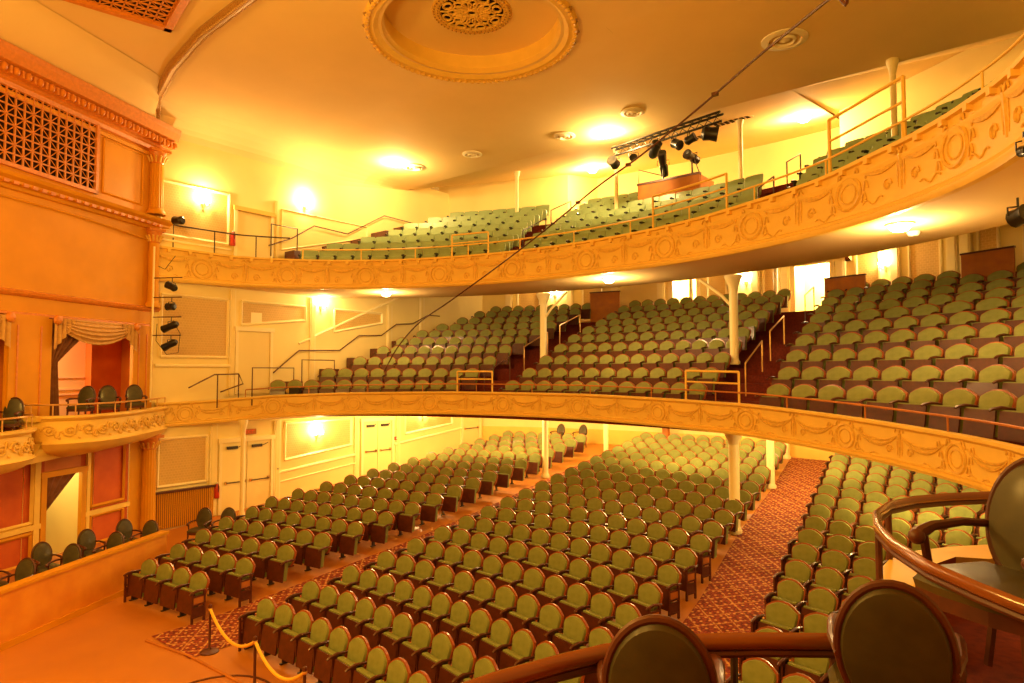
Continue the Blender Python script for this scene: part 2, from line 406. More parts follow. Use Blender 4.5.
def relief(parent, zt, h, off, period, phase, sc):
    """swags, wreaths and torches in low plaster relief, bent along the front"""
    T = arc_table(0.); tot = T[1][-1]; g = MB()
    def P(u, v, d=.0):
        p, _, dd = at_arc(T, u); nn = Vector((dd.y, -dd.x, 0))
        if nn.dot(p - Vector((0, YC-3, 0))) > 0: nn = -nn
        q = p + nn*(off+d); return (q.x, q.y, zt(p.x) - h + v*h)
    H = h
    u = phase
    while u < tot - .6:
        c = u
        rw = .27*sc
        g.tube([P(c+rw*math.cos(a), .47+.27*sc/H*math.sin(a)) for a in [2*pi*i/16 for i in range(16)]], .032*sc, 'goldrelief', 5, closed=True)
        g.tube([P(c+.62*rw*math.cos(a), .47+.62*.27*sc/H*math.sin(a)) for a in [2*pi*i/12 for i in range(12)]], .018*sc, 'goldrelief', 4, closed=True)
        for sg in (-1, 1):
            for amp, r in ((.36, .028), (.22, .02)):
                a0 = c+sg*(rw+.06); a1 = c+sg*(period/2-.04)
                g.tube([P(a0+(a1-a0)*t, .72-amp*4*t*(1-t)*(.30/sc if sc > 1 else .36/.36*.8)/1. , .005) for t in [i/9 for i in range(10)]], [r*sc*(.6+.8*math.sin(pi*i/9)) for i in range(10)], 'goldrelief', 5)
            # leaf scrolls either side of the wreath
            for q in range(3):
                b0 = c+sg*(rw+.03+.05*q); g.tube([P(b0+sg*.10*t*sc, .22+.2*q+.16*math.sin(t*3), .01) for t in [i/5 for i in range(6)]], .017*sc, 'goldrelief', 4)
            g.tube([P(c+sg*(rw*.6+.1*t), .80+.08*math.sin(t*5), .01) for t in [i/6 for i in range(7)]], .02*sc, 'goldrelief', 4)
            m0 = c+sg*(period/2-.30*sc)
            g.tube([P(m0+.10*sc*(1-q/12)*math.cos(q*.75), .36+.13*(1-q/12)*math.sin(q*.75), .005) for q in range(11)], .02*sc, 'goldrelief', 4)
            g.tube([P(c+sg*(rw+.05+.5*t), .17+.05*math.sin(t*9), .005) for t in [i/9 for i in range(10)]], .014*sc, 'goldrelief', 4)
        m = c + period/2
        if m < tot - .3:
            g.tube([P(m, .78), P(m, .55), P(m, .2)], [.05*sc, .03*sc, .012*sc], 'goldrelief', 6)
            for sg in (-1, 1):
                g.tube([P(m+sg*.12*sc*t, .80+.10*math.sin(pi*t), .01) for t in [i/5 for i in range(6)]], .018*sc, 'goldrelief', 4)
                g.tube([P(m+sg*.07*sc, .7-.45*t, .0) for t in [0, .5, 1]], [.018*sc, .02*sc, .006], 'goldrelief', 4)
        u += period
    return g.build('plaster_relief', parent, True)
PG = [(0,0),(.0,-.02),(.12,-.02),(.16,.03),(.16,.07),(.10,.10),(.12,.14),(.07,.17),(.06,.22),(.06,.70),(.09,.74),(.10,.79),(.05,.80),(.05,.93),(.13,.94),(.13,1.0),(-.02,1.0),(-.04,.9)]
PB = [(0,0),(.0,-.02),(.10,-.02),(.12,.05),(.06,.09),(.08,.14),(.05,.17),(.05,.86),(.09,.90),(.12,.93),(.12,1.0),(-.05,1.0),(-.06,.9)]
def tiers(parent, offs, floors, kname, xl=10.45, bump=lambda x: 0):
    g = MB(); n = 60
    for i, (o, z) in enumerate(zip(offs, floors)):
        o1 = offs[i+1] if i+1 < len(offs) else o + 1.3
        pa_, pb_ = path_front(o, n, xl), path_front(o1, n, xl)
        vs = [(p.x, p.y, z+bump(p.x)) for p in pa_] + [(p.x, p.y, z+bump(p.x)) for p in pb_] + [(p.x, p.y, (floors[i-1] if i else z-.3)+bump(p.x)) for p in pa_]
        fs = [(j, j+1, n+1+j+1, n+1+j) for j in range(n)] + [(2*(n+1)+j, 2*(n+1)+j+1, j+1, j) for j in range(n)]
        g.add(vs, fs, kname)
    return g.build('stepped_floor', parent)
def steps(parent, offs, floors, bands):
    for (xa, xb) in bands:
        g = MB()
        for i in range(1, len(offs)):
            z = (floors[i]+floors[i-1])/2; a = lambda x: el_x(offs[i]-.36, x); b = lambda x: el_x(offs[i], x)
            A, B, Cc, D = a(xa), a(xb), b(xb), b(xa)
            vs = [(p.x, p.y, z) for p in (A, B, Cc, D)] + [(p.x, p.y, floors[i-1]) for p in (A, B, Cc, D)]
            g.add(vs, [(0,1,2,3),(4,5,1,0),(5,6,2,1),(7,4,0,3)], 'stepc')
        g.build('aisle_steps', parent, kind='stuff')
def soffit(parent, zb, prof, k):
    g = MB(); n = 60; rows = []
    for o, dz in prof:
        rows.append([(p.x, p.y, zb(p.x)*0 + dz if dz > 0 else zb(p.x)) for p in path_front(o, n)])
    vs = [q for r in rows for q in r]; m = n+1
    g.add(vs, [(i*m+j, (i+1)*m+j, (i+1)*m+j+1, i*m+j+1) for i in range(len(rows)-1) for j in range(n)], k)
    return g.build('soffit', parent, True)

zB = lambda x: lerp_t(ZB, x); zG = lambda x: lerp_t(ZG, x)
bal = empty('balcony', (0, 0, 0), label='curved lower balcony with ochre swag-relief front running across the whole hall', cat='balcony')
bo_off = [.0] + [.75+.9*i-.32 for i in range(1, 10)] + [10.2]
bo_fl = [3.43,3.83,4.27,4.70,5.08,5.43,5.75,6.08,6.43,6.72,6.72]
tiers(bal, bo_off[:10], bo_fl[:10], 'stepc')
sweep_front('front_panel', bal, zB, .72, PB, 'gold')
relief(bal, zB, .72, .055, 2.62, .9, .82)
soffit(bal, lambda x: zB(x)-.72, [(0,-1),(1.5,3.02),(5,4.1),(9.8,5.9)], 'cream')
steps(bal, bo_off[:10], bo_fl[:10], [(-4.95,-3.3),(3.5,5.15),(-10.4,-10.0)])
gal = empty('gallery', (0, 0, 0), label='curved upper gallery with deep ochre relief front and orange-cream underside', cat='balcony')
go_off = [.0] + [.7+.85*i-.32 for i in range(1, 7)]
go_fl = [7.90,8.32,8.74,9.18,9.62,10.03,10.43]
GBUMP = lambda x: .10*max(0., x-6.8)
tiers(gal, go_off, go_fl, 'stepc', bump=GBUMP)
sweep_front('front_panel', gal, zG, lambda x: zG(x)-7.37, PG, 'gold')
relief(gal, zG, 1.05, .065, 2.6, 1.3, 1.12)
soffit(gal, lambda x: 7.40, [(0,7.40),(.3,7.36),(2.7,7.36),(6,8.3),(9.8,9.6)], 'ceil')
steps(gal, go_off, go_fl, [(-3.6,-2.7),(4.6,5.7)])
# little brackets along the top of the gallery front
T = arc_table(0.); u = .3
while u < T[1][-1]-.2:
    p, _, d = at_arc(T, u); z = zG(p.x); a = math.atan2(d.y, d.x)
    X = Matrix.Translation((p.x, p.y, z)) @ Matrix.Rotation(a, 4, 'Z')
    g = MB(); g.box((-.05,-.15,-.16),(.05,.15,-.06),'gold',X); g.build('bracket', gal); u += .62

# balcony seats, row by row and section by section
BR = 10
bseats = []
def tier_row(tier, sec, r, o, z, xa, xb, pitchfn, lst, rev=False):
    T = arc_table(o, 300, 10.3)
    pts, L = T
    # arc positions run from +x to -x or the other way; find those of xa, xb
    def arc_of(x):
        best = min(range(len(pts)), key=lambda i: abs(pts[i].x-x)); return L[best]
    s0, s1 = sorted((arc_of(xa), arc_of(xb)))
    pm = pitchfn((xa+xb)/2); n = max(1, int((s1-s0)/pm+.4)); pos = [s0+(s1-s0)*i/n for i in range(n+1)]
    # widen the spacing where the pitch function grows
    ws = []
    for i in range(n):
        p, _, d = at_arc(T, (pos[i]+pos[i+1])/2); ws.append(pitchfn(p.x))
    tot = sum(ws); acc = s0; pos = [s0]
    for w in ws: acc += w*(s1-s0)/tot; pos.append(acc)
    out = []
    for i, s in enumerate(pos):
        p, _, d = at_arc(T, s); nn = el_n(o, p.x)
        out.append(dict(tier=tier, block=sec, row=r, p=(p.x-nn.x*.13, p.y-nn.y*.13, z), rz=math.atan2(nn.y, nn.x)-pi/2, sx=pitchfn(p.x)*(s1-s0)/tot/.56, x=p.x))
    out.sort(key=lambda s: s['x'])
    for i, s in enumerate(out): s['i'] = i
    lst += out
pB = lambda x: .565 if x < 4 else min(.76, .64+.022*(x-5))
for r in range(BR):
    o = .75+.9*r; z = bo_fl[r]
    xl = [-10.1,-9.75,-9.65,-9.65,-9.7,-9.7,-9.6,-9.5,-9.4,-9.3][r]
    tier_row('balcony', 'wall', r, o, z, xl+.15, -5.1, pB, bseats)
    tier_row('balcony', 'centre', r, o, z, -2.98, 3.25-.02*r, pB, bseats)
    tier_row('balcony', 'near', r, o, z, 5.5-.05*r, 10.1, pB, bseats)
for s in bseats: s['q'] = proj((s['p'][0], s['p'][1], s['p'][2]+.75)); s['d'] = s['q'][2]
bseats = [s for s in bseats if s['q'][0] < 1045]
bseats.sort(key=lambda s: s['d'])
BW = {'wall': 'lower balcony section beside the far wall', 'centre': 'centre section of the lower balcony', 'near': 'lower balcony section nearest the camera'}
bproto = empty('balcony_chair', (0,0,0))
b1 = bk.build('backrest', bproto); cu.build('back_cushion', b1, True)
p1 = pa.build('tip_up_seat', bproto); pc_.build('seat_cushion', p1, True)
arm(-.275).build('armrest', bproto, True); reg(bproto)
first = True
FARB = merge(bk, cu, pa, pc_, arm(-.275)).mesh('balcony_seat_far', True)
for k, s in enumerate(bseats[:300]):
    lab = 'olive tip-up seat in %s, %s row up, seat %d along from the far wall side' % (BW[s['block']].replace('lower balcony section', 'lower balcony part'), NUM[s['row']], s['i']+1)
    if s['block'] == 'centre': lab = 'olive seat, centre part of lower balcony, %s row up, number %d from the far side' % (NUM[s['row']], s['i']+1)
    elif s['block'] == 'wall': lab = 'olive seat, far-wall part of lower balcony, %s row up, number %d from the wall' % (NUM[s['row']], s['i']+1)
    else: lab = 'olive seat, nearest part of lower balcony, %s row up, number %d from the aisle' % (NUM[s['row']], s['i']+1)
    if k < 60:
        if first: o = bproto; o.location = s['p']; o.rotation_euler = (0,0,s['rz']); o.scale = (s['sx'],1,1); first = False
        else: o = copy_tree(bproto, loc=s['p'], rz=s['rz'], scale=(s['sx'],1,1))
    else:
        o = bpy.data.objects.new('balcony_chair', FARB); col.objects.link(o); o.location = s['p']; o.rotation_euler = (0,0,s['rz']); o.scale = (s['sx'],1,1)
    tag(o, lab, 'seat', 'tip-up seats of the ' + BW[s['block']])
if len(bseats) > 300: mass(bseats[300:], merge(bk, cu, pa, pc_, arm(-.275)), 'balcony_chairs', 'topmost and farthest olive tip-up seats of the lower balcony', 'rear seats of the lower balcony')
# gallery seats: painted green, older and plainer
gs = MB()
GB = [(-.27,.40),(.27,.40),(.285,.80),(.26,.835),(0,.85),(-.26,.835),(-.285,.80)]
TG2 = Matrix.Translation((0,.1,.4)) @ Matrix.Rotation(R(-12),4,'X') @ Matrix.Translation((0,0,-.4))
gs.puff(GB, [(.99,.02),(1,0.01),(1,-.02),(.97,-.03)], 'greenp', TG2)
gs.puff([(-.25,.2),(.25,.2),(.25,.55),(.2,.6),(-.2,.6),(-.25,.55)], [(1,-.02),(1,-.08),(.95,-.1)], 'greenp')
gs.tube([(-.285,-.2,.6),(-.285,-.1,.63),(-.285,.12,.62)], [.03,.028,.022], 'black', 6)
gs.box((-.295,-.14,0),(-.275,.02,.6),'dark')
GSEAT = gs.mesh('gallery_seat_shape', True)
gseats = []
for r in range(7):
    o = .7+.85*r; z = go_fl[r]
    a = [-9.5,-9.6,-9.35,-9.2,-9.3,-9.1,-8.9][r]; b = [-3.5,-3.8,-4.1,-4.4,-4.7,-4.95,-5.2][r]
    tier_row('gallery', 'wall', r, o, z, a+.2, b, lambda x: .58, gseats)
    c0 = [-2.43,-2.76,-2.83,-2.99,-3.05,-3.11,-3.2][r]; c1 = [4.6,4.45,4.2,3.95,3.67,3.4,3.1][r]
    if r < 5: tier_row('gallery', 'centre', r, o, z, c0+.2, c1, lambda x: .58, gseats)
    else:
        tier_row('gallery', 'centre', r, o, z, c0+.2, -.8, lambda x: .58, gseats)
    d0 = [6.05,5.85,5.68,5.6,5.6,5.75,6.06][r]
    tier_row('gallery', 'near', r, o, z, d0+.2, 10.28, lambda x: .6 if x < 7 else .68, gseats)
gseats = [s for s in gseats if proj((s['p'][0], s['p'][1], s['p'][2]+.75))[0] < 1045]
for s in gseats:
    s['p'] = (s['p'][0], s['p'][1], s['p'][2]+GBUMP(s['p'][0]))
    o = bpy.data.objects.new('gallery_chair', GSEAT); col.objects.link(o); o.location = s['p']; o.rotation_euler = (0,0,s['rz']); o.scale = (s['sx']*.97,1,1.07)
    w = {'wall':'upper gallery part beside the far wall','centre':'centre part of the upper gallery, before the spotlight booth','near':'upper gallery part nearest the camera'}[s['block']]
    if s['block'] == 'centre': w = 'centre part of the upper gallery'
    w2 = {'wall':'far-wall part','centre':'centre part','near':'nearest part'}[s['block']]
    tag(o, 'pale green painted seat, %s of the top gallery, %s row up, number %d along' % (w2, NUM[s['row']], s['i']+1), 'seat', 'green painted seats of the ' + w)

# ------------------------------------------------------------------ walls
def quadwall(pts, z0, z1, k, name=None, parent=None, holes=(), ztop=None, kind='structure', **kw):
    """vertical wall along a plan polyline; holes are (s0, s1, za, zb)"""
    L = [0]
    for a, b in zip(pts, pts[1:]): L.append(L[-1]+math.hypot(b[0]-a[0], b[1]-a[1]))
    ss = sorted(set(L + [h[0] for h in holes] + [h[1] for h in holes])); zs = sorted(set([z0, z1] + [h[2] for h in holes] + [h[3] for h in holes]))
    def P(s, z):
        for i in range(len(pts)-1):
            if s <= L[i+1]+1e-9:
                f = (s-L[i])/(L[i+1]-L[i]); return (pts[i][0]+(pts[i+1][0]-pts[i][0])*f, pts[i][1]+(pts[i+1][1]-pts[i][1])*f, z)
    g = MB()
    for a, b in zip(ss, ss[1:]):
        for c, d in zip(zs, zs[1:]):
            m, n = (a+b)/2, (c+d)/2
            if any(h[0] < m < h[1] and h[2] < n < h[3] for h in holes): continue
            g.add([P(a,c),P(b,c),P(b,d),P(a,d)], [(0,1,2,3)], k)
    return g.build(name, parent, kind=kind, **kw)
quadwall([(-10.5,8.45),(-10.5,23.4)], -.6, 12.7, 'cream', 'wall_left')
BWL = path_front(10., 80, 11.)   # concentric rear wall
rear = [(p.x, p.y) for p in BWL]
if rear[0][0] > rear[-1][0]: rear = rear[::-1]
Lr = [0]
for a, b in zip(rear, rear[1:]): Lr.append(Lr[-1]+math.hypot(b[0]-a[0], b[1]-a[1]))
def rear_s(x):
    for i in range(len(rear)-1):
        if rear[i][0] <= x <= rear[i+1][0]: return Lr[i]+(Lr[i+1]-Lr[i])*(x-rear[i][0])/(rear[i+1][0]-rear[i][0])
    return Lr[-1]
quadwall(rear, -.6, 14., 'cream', 'wall_back', holes=[(rear_s(3.1), rear_s(4.55), 6.7, 8.55), (rear_s(-1.9), rear_s(-.7), 6.7, 8.45)])
quadwall([(11.0,9.5),(11.0,26)], -.6, 12.7, 'cream', 'wall_right')
# gallery rear walls closer in at the sides, recess between
gw = path_front(7.9, 60, 10.9); gwl = [(p.x, p.y) for p in gw]; gwl.sort()
quadwall([p for p in gwl if p[0] <= -5.17] + [(-5.17, 26)], 8.5, 14., 'cream', 'wall_gallery_left')
quadwall([(5.17, 26)] + [p for p in gwl if p[0] >= 5.17], 8.5, 14., 'cream', 'wall_gallery_right')
# lit foyers seen through the open doorways
def foyer(xc, w, z0, z1, idx, doorlabel=None):
    p = el_x(10., xc); n = el_n(10., xc); X = Matrix.Translation((p.x, p.y, 0)) @ Matrix.Rotation(math.atan2(n.y, n.x)-pi/2, 4, 'Z')
    g = MB(); a = w/2+.25
    g.add([(-a,.02,z0-.02),(a,.02,z0-.02),(a,1.6,z0-.02),(-a,1.6,z0-.02),(-a,.02,z1+.3),(a,.02,z1+.3),(a,1.6,z1+.3),(-a,1.6,z1+.3)],
          [(0,1,2,3),(4,5,6,7),(1,2,6,5),(2,3,7,6),(3,0,4,7)], 'cream', X)
    g.build('wall_foyer', kind='structure')
    g = MB()
    for sx in (-1, 1): g.box((sx*w/2-.09,-.06,z0),(sx*w/2+.09,.05,z1+.1),'creamtrim',X)
    g.box((-w/2-.12,-.08,z1),(w/2+.12,.05,z1+.18),'creamtrim',X)
    g.build('door_%d' % idx, kind='structure')
    l = bpy.data.lights.new('foyer_lamp', 'POINT'); l.energy = 220; l.color = (1,.86,.55); l.shadow_soft_size = .2
    lo = bpy.data.objects.new('foyer_lamp', l); col.objects.link(lo); lo.location = X @ Vector((0, .9, z1+.05))
foyer(3.82, 1.45, 6.74, 8.55, 7)
foyer(-1.3, 1.2, 6.74, 8.45, 8)

# ---- ceiling: shallow cove along the left wall, flat field, rear slope
def ceil_z(x, y):
    z = 12.6 if y < 13 else 12.6 - .3*(y-13)/5.4
    return z
g = MB()
NX, NY = 40, 20
def cz(x, y):
    z = ceil_z(x, y); e = min(x+10.5, 11.-x)
    if e < 1.1: z -= (.75 if y < 15 else .75*max(0, (18.4-y)/3.4)) * (1 - math.sqrt(max(0, 1-(1-e/1.1)**2)))
    return z
xs = [-10.5,-10.46,-10.38,-10.2,-9.95,-9.6,-9.3,-9.] + [-8+i*1.6 for i in range(11)] + [9.4,10.2,11.]
def front_y(x): return lerp_t([(-10.5,8.35),(-9.5,7.95),(-7.2,7.38),(-4.9,7.05),(-2,6.95),(4,6.95),(7.2,7.38),(11,8.3)], x)
RC = (0., 11.1)
xs = [-10.5,-10.46,-10.38,-10.2,-9.95,-9.6,-9.3,-9.,-7.5,-6,-4.5,-2.6,-1.3,0,1.3,2.6,4.5,6,7.5,9.4,10.2,11.]
ylines = [None,8.5,9.35,10.1,11.1,12.1,13,13.7,15.,16.2,17,17.7,18.4]
for i in range(len(xs)-1):
    for j in range(len(ylines)-1):
        if xs[i] >= -2.61 and xs[i+1] <= 2.61 and j >= 1 and ylines[j+1] <= 13.71: continue
        def Y(x, j): return front_y(x) if j == 0 else ylines[j]
        q = [(xs[i],Y(xs[i],j)),(xs[i+1],Y(xs[i+1],j)),(xs[i+1],Y(xs[i+1],j+1)),(xs[i],Y(xs[i],j+1))]
        g.add([(x, y, cz(x, y)) for x, y in q], [(0,3,2,1)], 'ceil')
n = 64; vs = []
for k in range(n):
    a = 2*pi*k/n; c_, s_ = math.cos(a), math.sin(a); X1, Y0_, Y1_ = 2.6, 2.6, 2.6
    q = min([X1/abs(c_) if abs(c_) > 1e-6 else 99, (Y1_ if s_ > 0 else Y0_)/abs(s_) if abs(s_) > 1e-6 else 99])
    for r_ in (2.1, q): vs.append((r_*c_, 11.1+r_*s_, cz(r_*c_, 11.1+r_*s_)))
g.add(vs, [(2*k, 2*k+1, (2*k+3)%(2*n), (2*k+2)%(2*n)) for k in range(n)], 'ceil')
g.build('ceiling', None, True, kind='structure')
# rear ceiling: rises in the middle bay, cheeks at the sides
g = MB()
e0, e1 = 12.3, 12.3
g.add([(-5.17,18.4,12.3),(5.17,18.4,12.3),(5.17,26.5,13.6),(-5.17,26.5,13.6)], [(0,3,2,1)], 'ceil')
g.add([(-10.6,18.4,12.3),(-5.17,18.4,12.3),(-5.17,24,13.3),(-10.6,24,14.4)], [(0,3,2,1)], 'ceil')
g.add([(5.17,18.4,12.3),(11.1,18.4,12.3),(11.1,24,14.4),(5.17,24,13.3)], [(0,3,2,1)], 'ceil')
g.add([(-10.6,26.5,14),(11.1,26.5,14),(11.1,18.4,14),(-10.6,18.4,14)], [(0,1,2,3)], 'ceil')
g.build('ceiling_rear', None, kind='structure')

# ---- ceiling rose: ring cornice with pierced rosette
rose = empty('ceiling_rose', (RC[0], RC[1], 12.6), label='large round ochre cornice ring with a pierced rosette inside, on ceiling', cat='ceiling rose')
g = MB(); g.lathe([(2.05,.5),(2.05,.12),(2.12,.05),(2.2,-.02),(2.28,-.08),(2.38,-.06),(2.46,-.1),(2.5,-.04),(2.52,.02)], 'gold', 72)
g.build('cornice_ring', rose, True)
g = MB()
for i in range(90):
    a = 2*pi*i/90; X = Matrix.Rotation(a, 4, 'Z')
    g.ball((2.43,0,-.09), .055, 'goldrelief', 6, (1,1.1,.8), X)
    if i % 3 == 0: g.tube([(2.46,-.08,-.05),(2.52,0,-.04),(2.46,.1,-.06)], .025, 'gilt', 5, X=X)
g.build('leaf_border', rose, True)
g = MB(); g.lathe([(.95,.50),(1.4,.52),(2.06,.46)], 'ceil', 64)
g.build('dished_field', rose, True)
g = MB(); g.lathe([(0,.56),(.95,.56)], 'void', 48); g.build('dark_opening', rose)
g = MB()
g.lathe([(.74,.52),(.76,.46),(.86,.45),(.93,.47),(.96,.52)], 'goldrelief', 60)
for i in range(48):
    a = 2*pi*i/48; g.ball((.90*math.cos(a), .90*math.sin(a), .45), .022, 'gilt', 6)
    g.ball((.81*math.cos(a+.06), .81*math.sin(a+.06), .45), .02, 'gilt', 6)
g.lathe([(.09,.5),(.10,.45),(.15,.44),(.19,.46),(.2,.5)], 'goldrelief', 24)
for i in range(8):
    a = 2*pi*i/8; X = Matrix.Rotation(a, 4, 'Z')
    g.tube([(.18,0,.47),(.30,.09,.47),(.44,.11,.47),(.54,.05,.47),(.56,0,.47),(.54,-.05,.47),(.44,-.11,.47),(.30,-.09,.47)], .03, 'goldrelief', 6, closed=True, X=X)
    g.tube([(.54,0,.47),(.75,0,.47)], .022, 'goldrelief', 6, X=X)
    X2 = Matrix.Rotation(a+pi/8, 4, 'Z')
    g.tube([(.36+.12*math.cos(q), .12*math.sin(q), .47) for q in [0,.8,1.6,2.4,3.14,3.9,4.7,5.5]], .026, 'goldrelief', 6, closed=True, X=X2)
    g.tube([(.62+.10*math.cos(q), .13*math.sin(q), .47) for q in [0,.8,1.6,2.4,3.14,3.9,4.7,5.5]], .03, 'goldrelief', 6, closed=True, X=X2)
    g.tube([(.2,0,.47),(.27,0,.47)], .02, 'goldrelief', 6, X=X2)
g.build('pierced_rosette', rose, True)

# ---- round ceiling diffusers and lit ceiling lamps
def diffuser(x, y, z, r, label):
    t = empty('ceiling_vent', (x, y, z), label=label, cat='vent', group='round ceiling air diffusers')
    g = MB(); g.lathe([(r,-.0),(r,-.03),(r*.72,-.06),(r*.66,-.03),(r*.66,.0)], 'grey', 28); g.build('rim', t, True)
    g = MB(); g.lathe([(r*.66,-.005),(r*.64,-.012)], 'void', 28); g.lathe([(r*.5,-.02),(r*.42,-.08),(r*.36,-.03)], 'grey', 24); g.lathe([(r*.25,-.03),(.0,-.09)], 'grey', 20)
    g.build('louvre_cone', t, True)
diffuser(-8.1,16.75,12.40,.42,'round plaster air diffuser beside the lit lamp near the far wall')
diffuser(-5.35,17.0,12.39,.36,'small round air diffuser alone on ceiling, second from the far wall')
diffuser(-1.7,17.5,12.36,.36,'round air diffuser on ceiling to the left of the bright central lamp')
diffuser(.95,17.2,12.38,.36,'round air diffuser above the lighting truss on ceiling')
diffuser(5.75,15.75,12.45,.52,'largest round air diffuser, with the black cable crossing in front of it')
def point(name, loc, e, c=(1,.64,.25), r=.12):
    l = bpy.data.lights.new(name, 'POINT'); l.energy = e; l.color = c; l.shadow_soft_size = r
    o = bpy.data.objects.new(name, l); col.objects.link(o); o.location = loc; return o
def dome(x, y, z, r, e, label, grp='lit glass dome lamps'):
    t = empty('dome_lamp', (x, y, z), label=label, cat='ceiling lamp', group=grp)
    g = MB(); g.lathe([(r*1.25,0),(r*1.25,-.02),(r*1.05,-.04),(r,-.03)], 'creamtrim', 24); g.build('rim', t, True)
    g = MB(); g.lathe([(r,-.03),(r*.9,-.08),(r*.6,-.13),(0,-.15)], 'dome', 24); g.build('glass_dome', t, True)
    point('lamp_light', (x, y, z-.32), e)
dome(-8.35,16.0,12.42,.17,230,'lit lamp on the main ceiling near the far wall')
dome(-.45,18.1,12.32,.17,260,'lit lamp on the main ceiling above the lighting truss')
dome(6.2,22.3,12.93,.2,0.1,'lit lamp on the gallery rear ceiling nearest the camera') if False else None
dome(-7.45,14.86,7.36,.17,110,'lit dome lamp under the gallery nearest the far wall')
dome(.37,16.74,7.36,.17,130,'lit dome lamp under the middle of the gallery, between the posts')
dome(8.25,13.95,7.36,.20,130,'lit dome lamp under the gallery at the right edge')
g = MB(); g.lathe([(.12,0),(.12,-.02),(.09,-.08),(.02,-.09)], 'white', 16, c=(8.35,14.9,7.36)); g.build('smoke_detector', smooth=True, label='small white detector on the gallery underside beside the nearest dome lamp', cat='detector')
# ---- wall bracket lamps
def sconce(x, y, z, rz, e, label):
    t = empty('wall_sconce', (x, y, z), rz, label=label, cat='wall lamp', group='lit brass wall brackets')
    g = MB(); g.lathe([(.0,-.01),(.06,0),(.07,.02),(.03,.04)], 'brass', 14, X=Matrix.Rotation(R(-90),4,'X')); g.box((-.03,.0,-.2),(.03,.02,.12),'brass'); g.build('back_plate', t, True)
    for sx in (-1, 1):
        g = MB(); g.tube([(0,.03,-.05),(sx*.06,.10,-.10),(sx*.13,.14,-.04),(sx*.14,.15,.04)], .01, 'brass', 6); g.lathe([(.035,.03),(.04,.045),(.02,.05)], 'brass', 12, c=(sx*.14,.15,0)); g.build('arm', t, True)
        g = MB(); g.lathe([(.018,.05),(.03,.09),(.032,.13),(.02,.17),(0,.19)], 'bulb', 12, c=(sx*.14,.15,0)); g.build('bulb', t, True)
    X = Matrix.Translation((x,y,z)) @ Matrix.Rotation(rz,4,'Z')
    point('sconce_light', X @ Vector((0,.22,.28)), e, (1,.68,.30), .08)
SL = -pi/2
sconce(-10.48,14.2,2.25,SL,75,'lit bracket on ground-floor wall between the two double doors')
sconce(-10.48,19.5,2.7,SL,60,'lit bracket on ground-floor wall just under the balcony, past the second door')
sconce(-10.48,14.3,7.0,SL,70,'lit bracket on the middle-level wall under the gallery front')
sconce(-10.48,9.85,9.95,SL,85,'lit bracket on the gallery wall panel beside the stage arch')
sconce(-10.48,13.55,10.6,SL,95,'lit bracket on the gallery wall above the climbing handrail')
for xx, lab in ((-7.2,'lit bracket on rear wall behind the far balcony part'),(1.3,'lit bracket on rear wall behind the centre balcony seats'),(6.3,'lit bracket on rear wall right of the open doorway')):
    p = el_x(9.96, xx); n = el_n(9.96, xx)
    sconce(p.x, p.y, 8.15, math.atan2(n.y, n.x)+pi/2, 60, lab)
p = el_x(9.9, 0.)
for xx, zz, e in ((-3.8,12.1,340),(4.5,12.2,330)):
    dome(xx, 22.6 if xx < 0 else 22.2, 12.9 if xx < 0 else 12.87, .2, e, 'lit lamp in the bright rear bay of the gallery, %s' % ('left of the spotlight booth' if xx < 0 else 'right of the spotlight booth'))
# lamps under the balcony over the rear orchestra
for i, (xx, oo) in enumerate(((-8.2,3.0),(-5.0,3.2),(-2.0,5.2),(-5.2,6.8),(1.2,3.2),(2.2,6.6),(5.2,4.6),(8.0,2.5))):
    p = el_x(oo, xx); z = lerp_t([(0,3.2),(1.5,3.02),(5,4.1),(9.8,5.9)], oo)
    point('under_balcony_light', (p.x, p.y, z-.35), 150, (1,.70,.28), .15)
# added fill lights with no fixtures, unseen above and behind, brightening ceiling and front hall
for (xx, yy, zz, e) in ((-1.5,-1.5,7.5,380),(4,-3,8,560),(7.6,-2.3,8.6,650),(1.8,2.6,8.,560)):
    point('fill_light', (xx,yy,zz), e, (1,.55,.10), .6)

# ---- plaster mouldings, panels and doors on the left wall
TRIM = [2]
def trim(g, smooth=False):
    o = g.build('trim_%d' % TRIM[0], None, smooth, kind='structure'); TRIM[0] += 1; return o
def panel(y0, y1, zb0, zb1, zt0, zt1, k='brocade', X=-10.5, m=.11):
    """framed cloth panel on the left wall; bottom and top may slope"""
    g = MB()
    g.add([(X+.012,y0,zb0),(X+.012,y1,zb1),(X+.012,y1,zt1),(X+.012,y0,zt0)], [(0,3,2,1)], k)
    for w, d, s in ((m,.05,0.),(m*.45,.075,.02)):
        for (ya,za,yb,zb) in ((y0,zb0,y1,zb1),(y1,zb1,y1,zt1),(y1,zt1,y0,zt0),(y0,zt0,y0,zb0)):
            g.tube([(X+d*.4,ya,za),(X+d*.4,yb,zb)], w*.5, 'creamtrim', 4)
    trim(g)
sl = .095
panel(8.65,10.15,1.12,1.12,2.55,2.55)
panel(12.9,15.75,1.50,1.78,2.80,2.80)
panel(18.5,21.3,2.0,2.25,3.3,3.4)
panel(8.65,10.75,5.05,5.05,6.95,6.95)
panel(11.2,13.65,6.15,6.45,6.95,6.95)
panel(14.9,17.2,6.1,6.55,6.95,6.95)
panel(8.55,10.7,8.78,8.78,10.45,10.45)
panel(12.65,16.4,8.9,9.9,10.35,10.35, 'cream', m=.06)
def rail_trim(y0, z0, y1, z1, r=.05): 
    g = MB(); g.tube([(-10.47,y0,z0),(-10.47,y1,z1)], r, 'creamtrim', 6); trim(g)
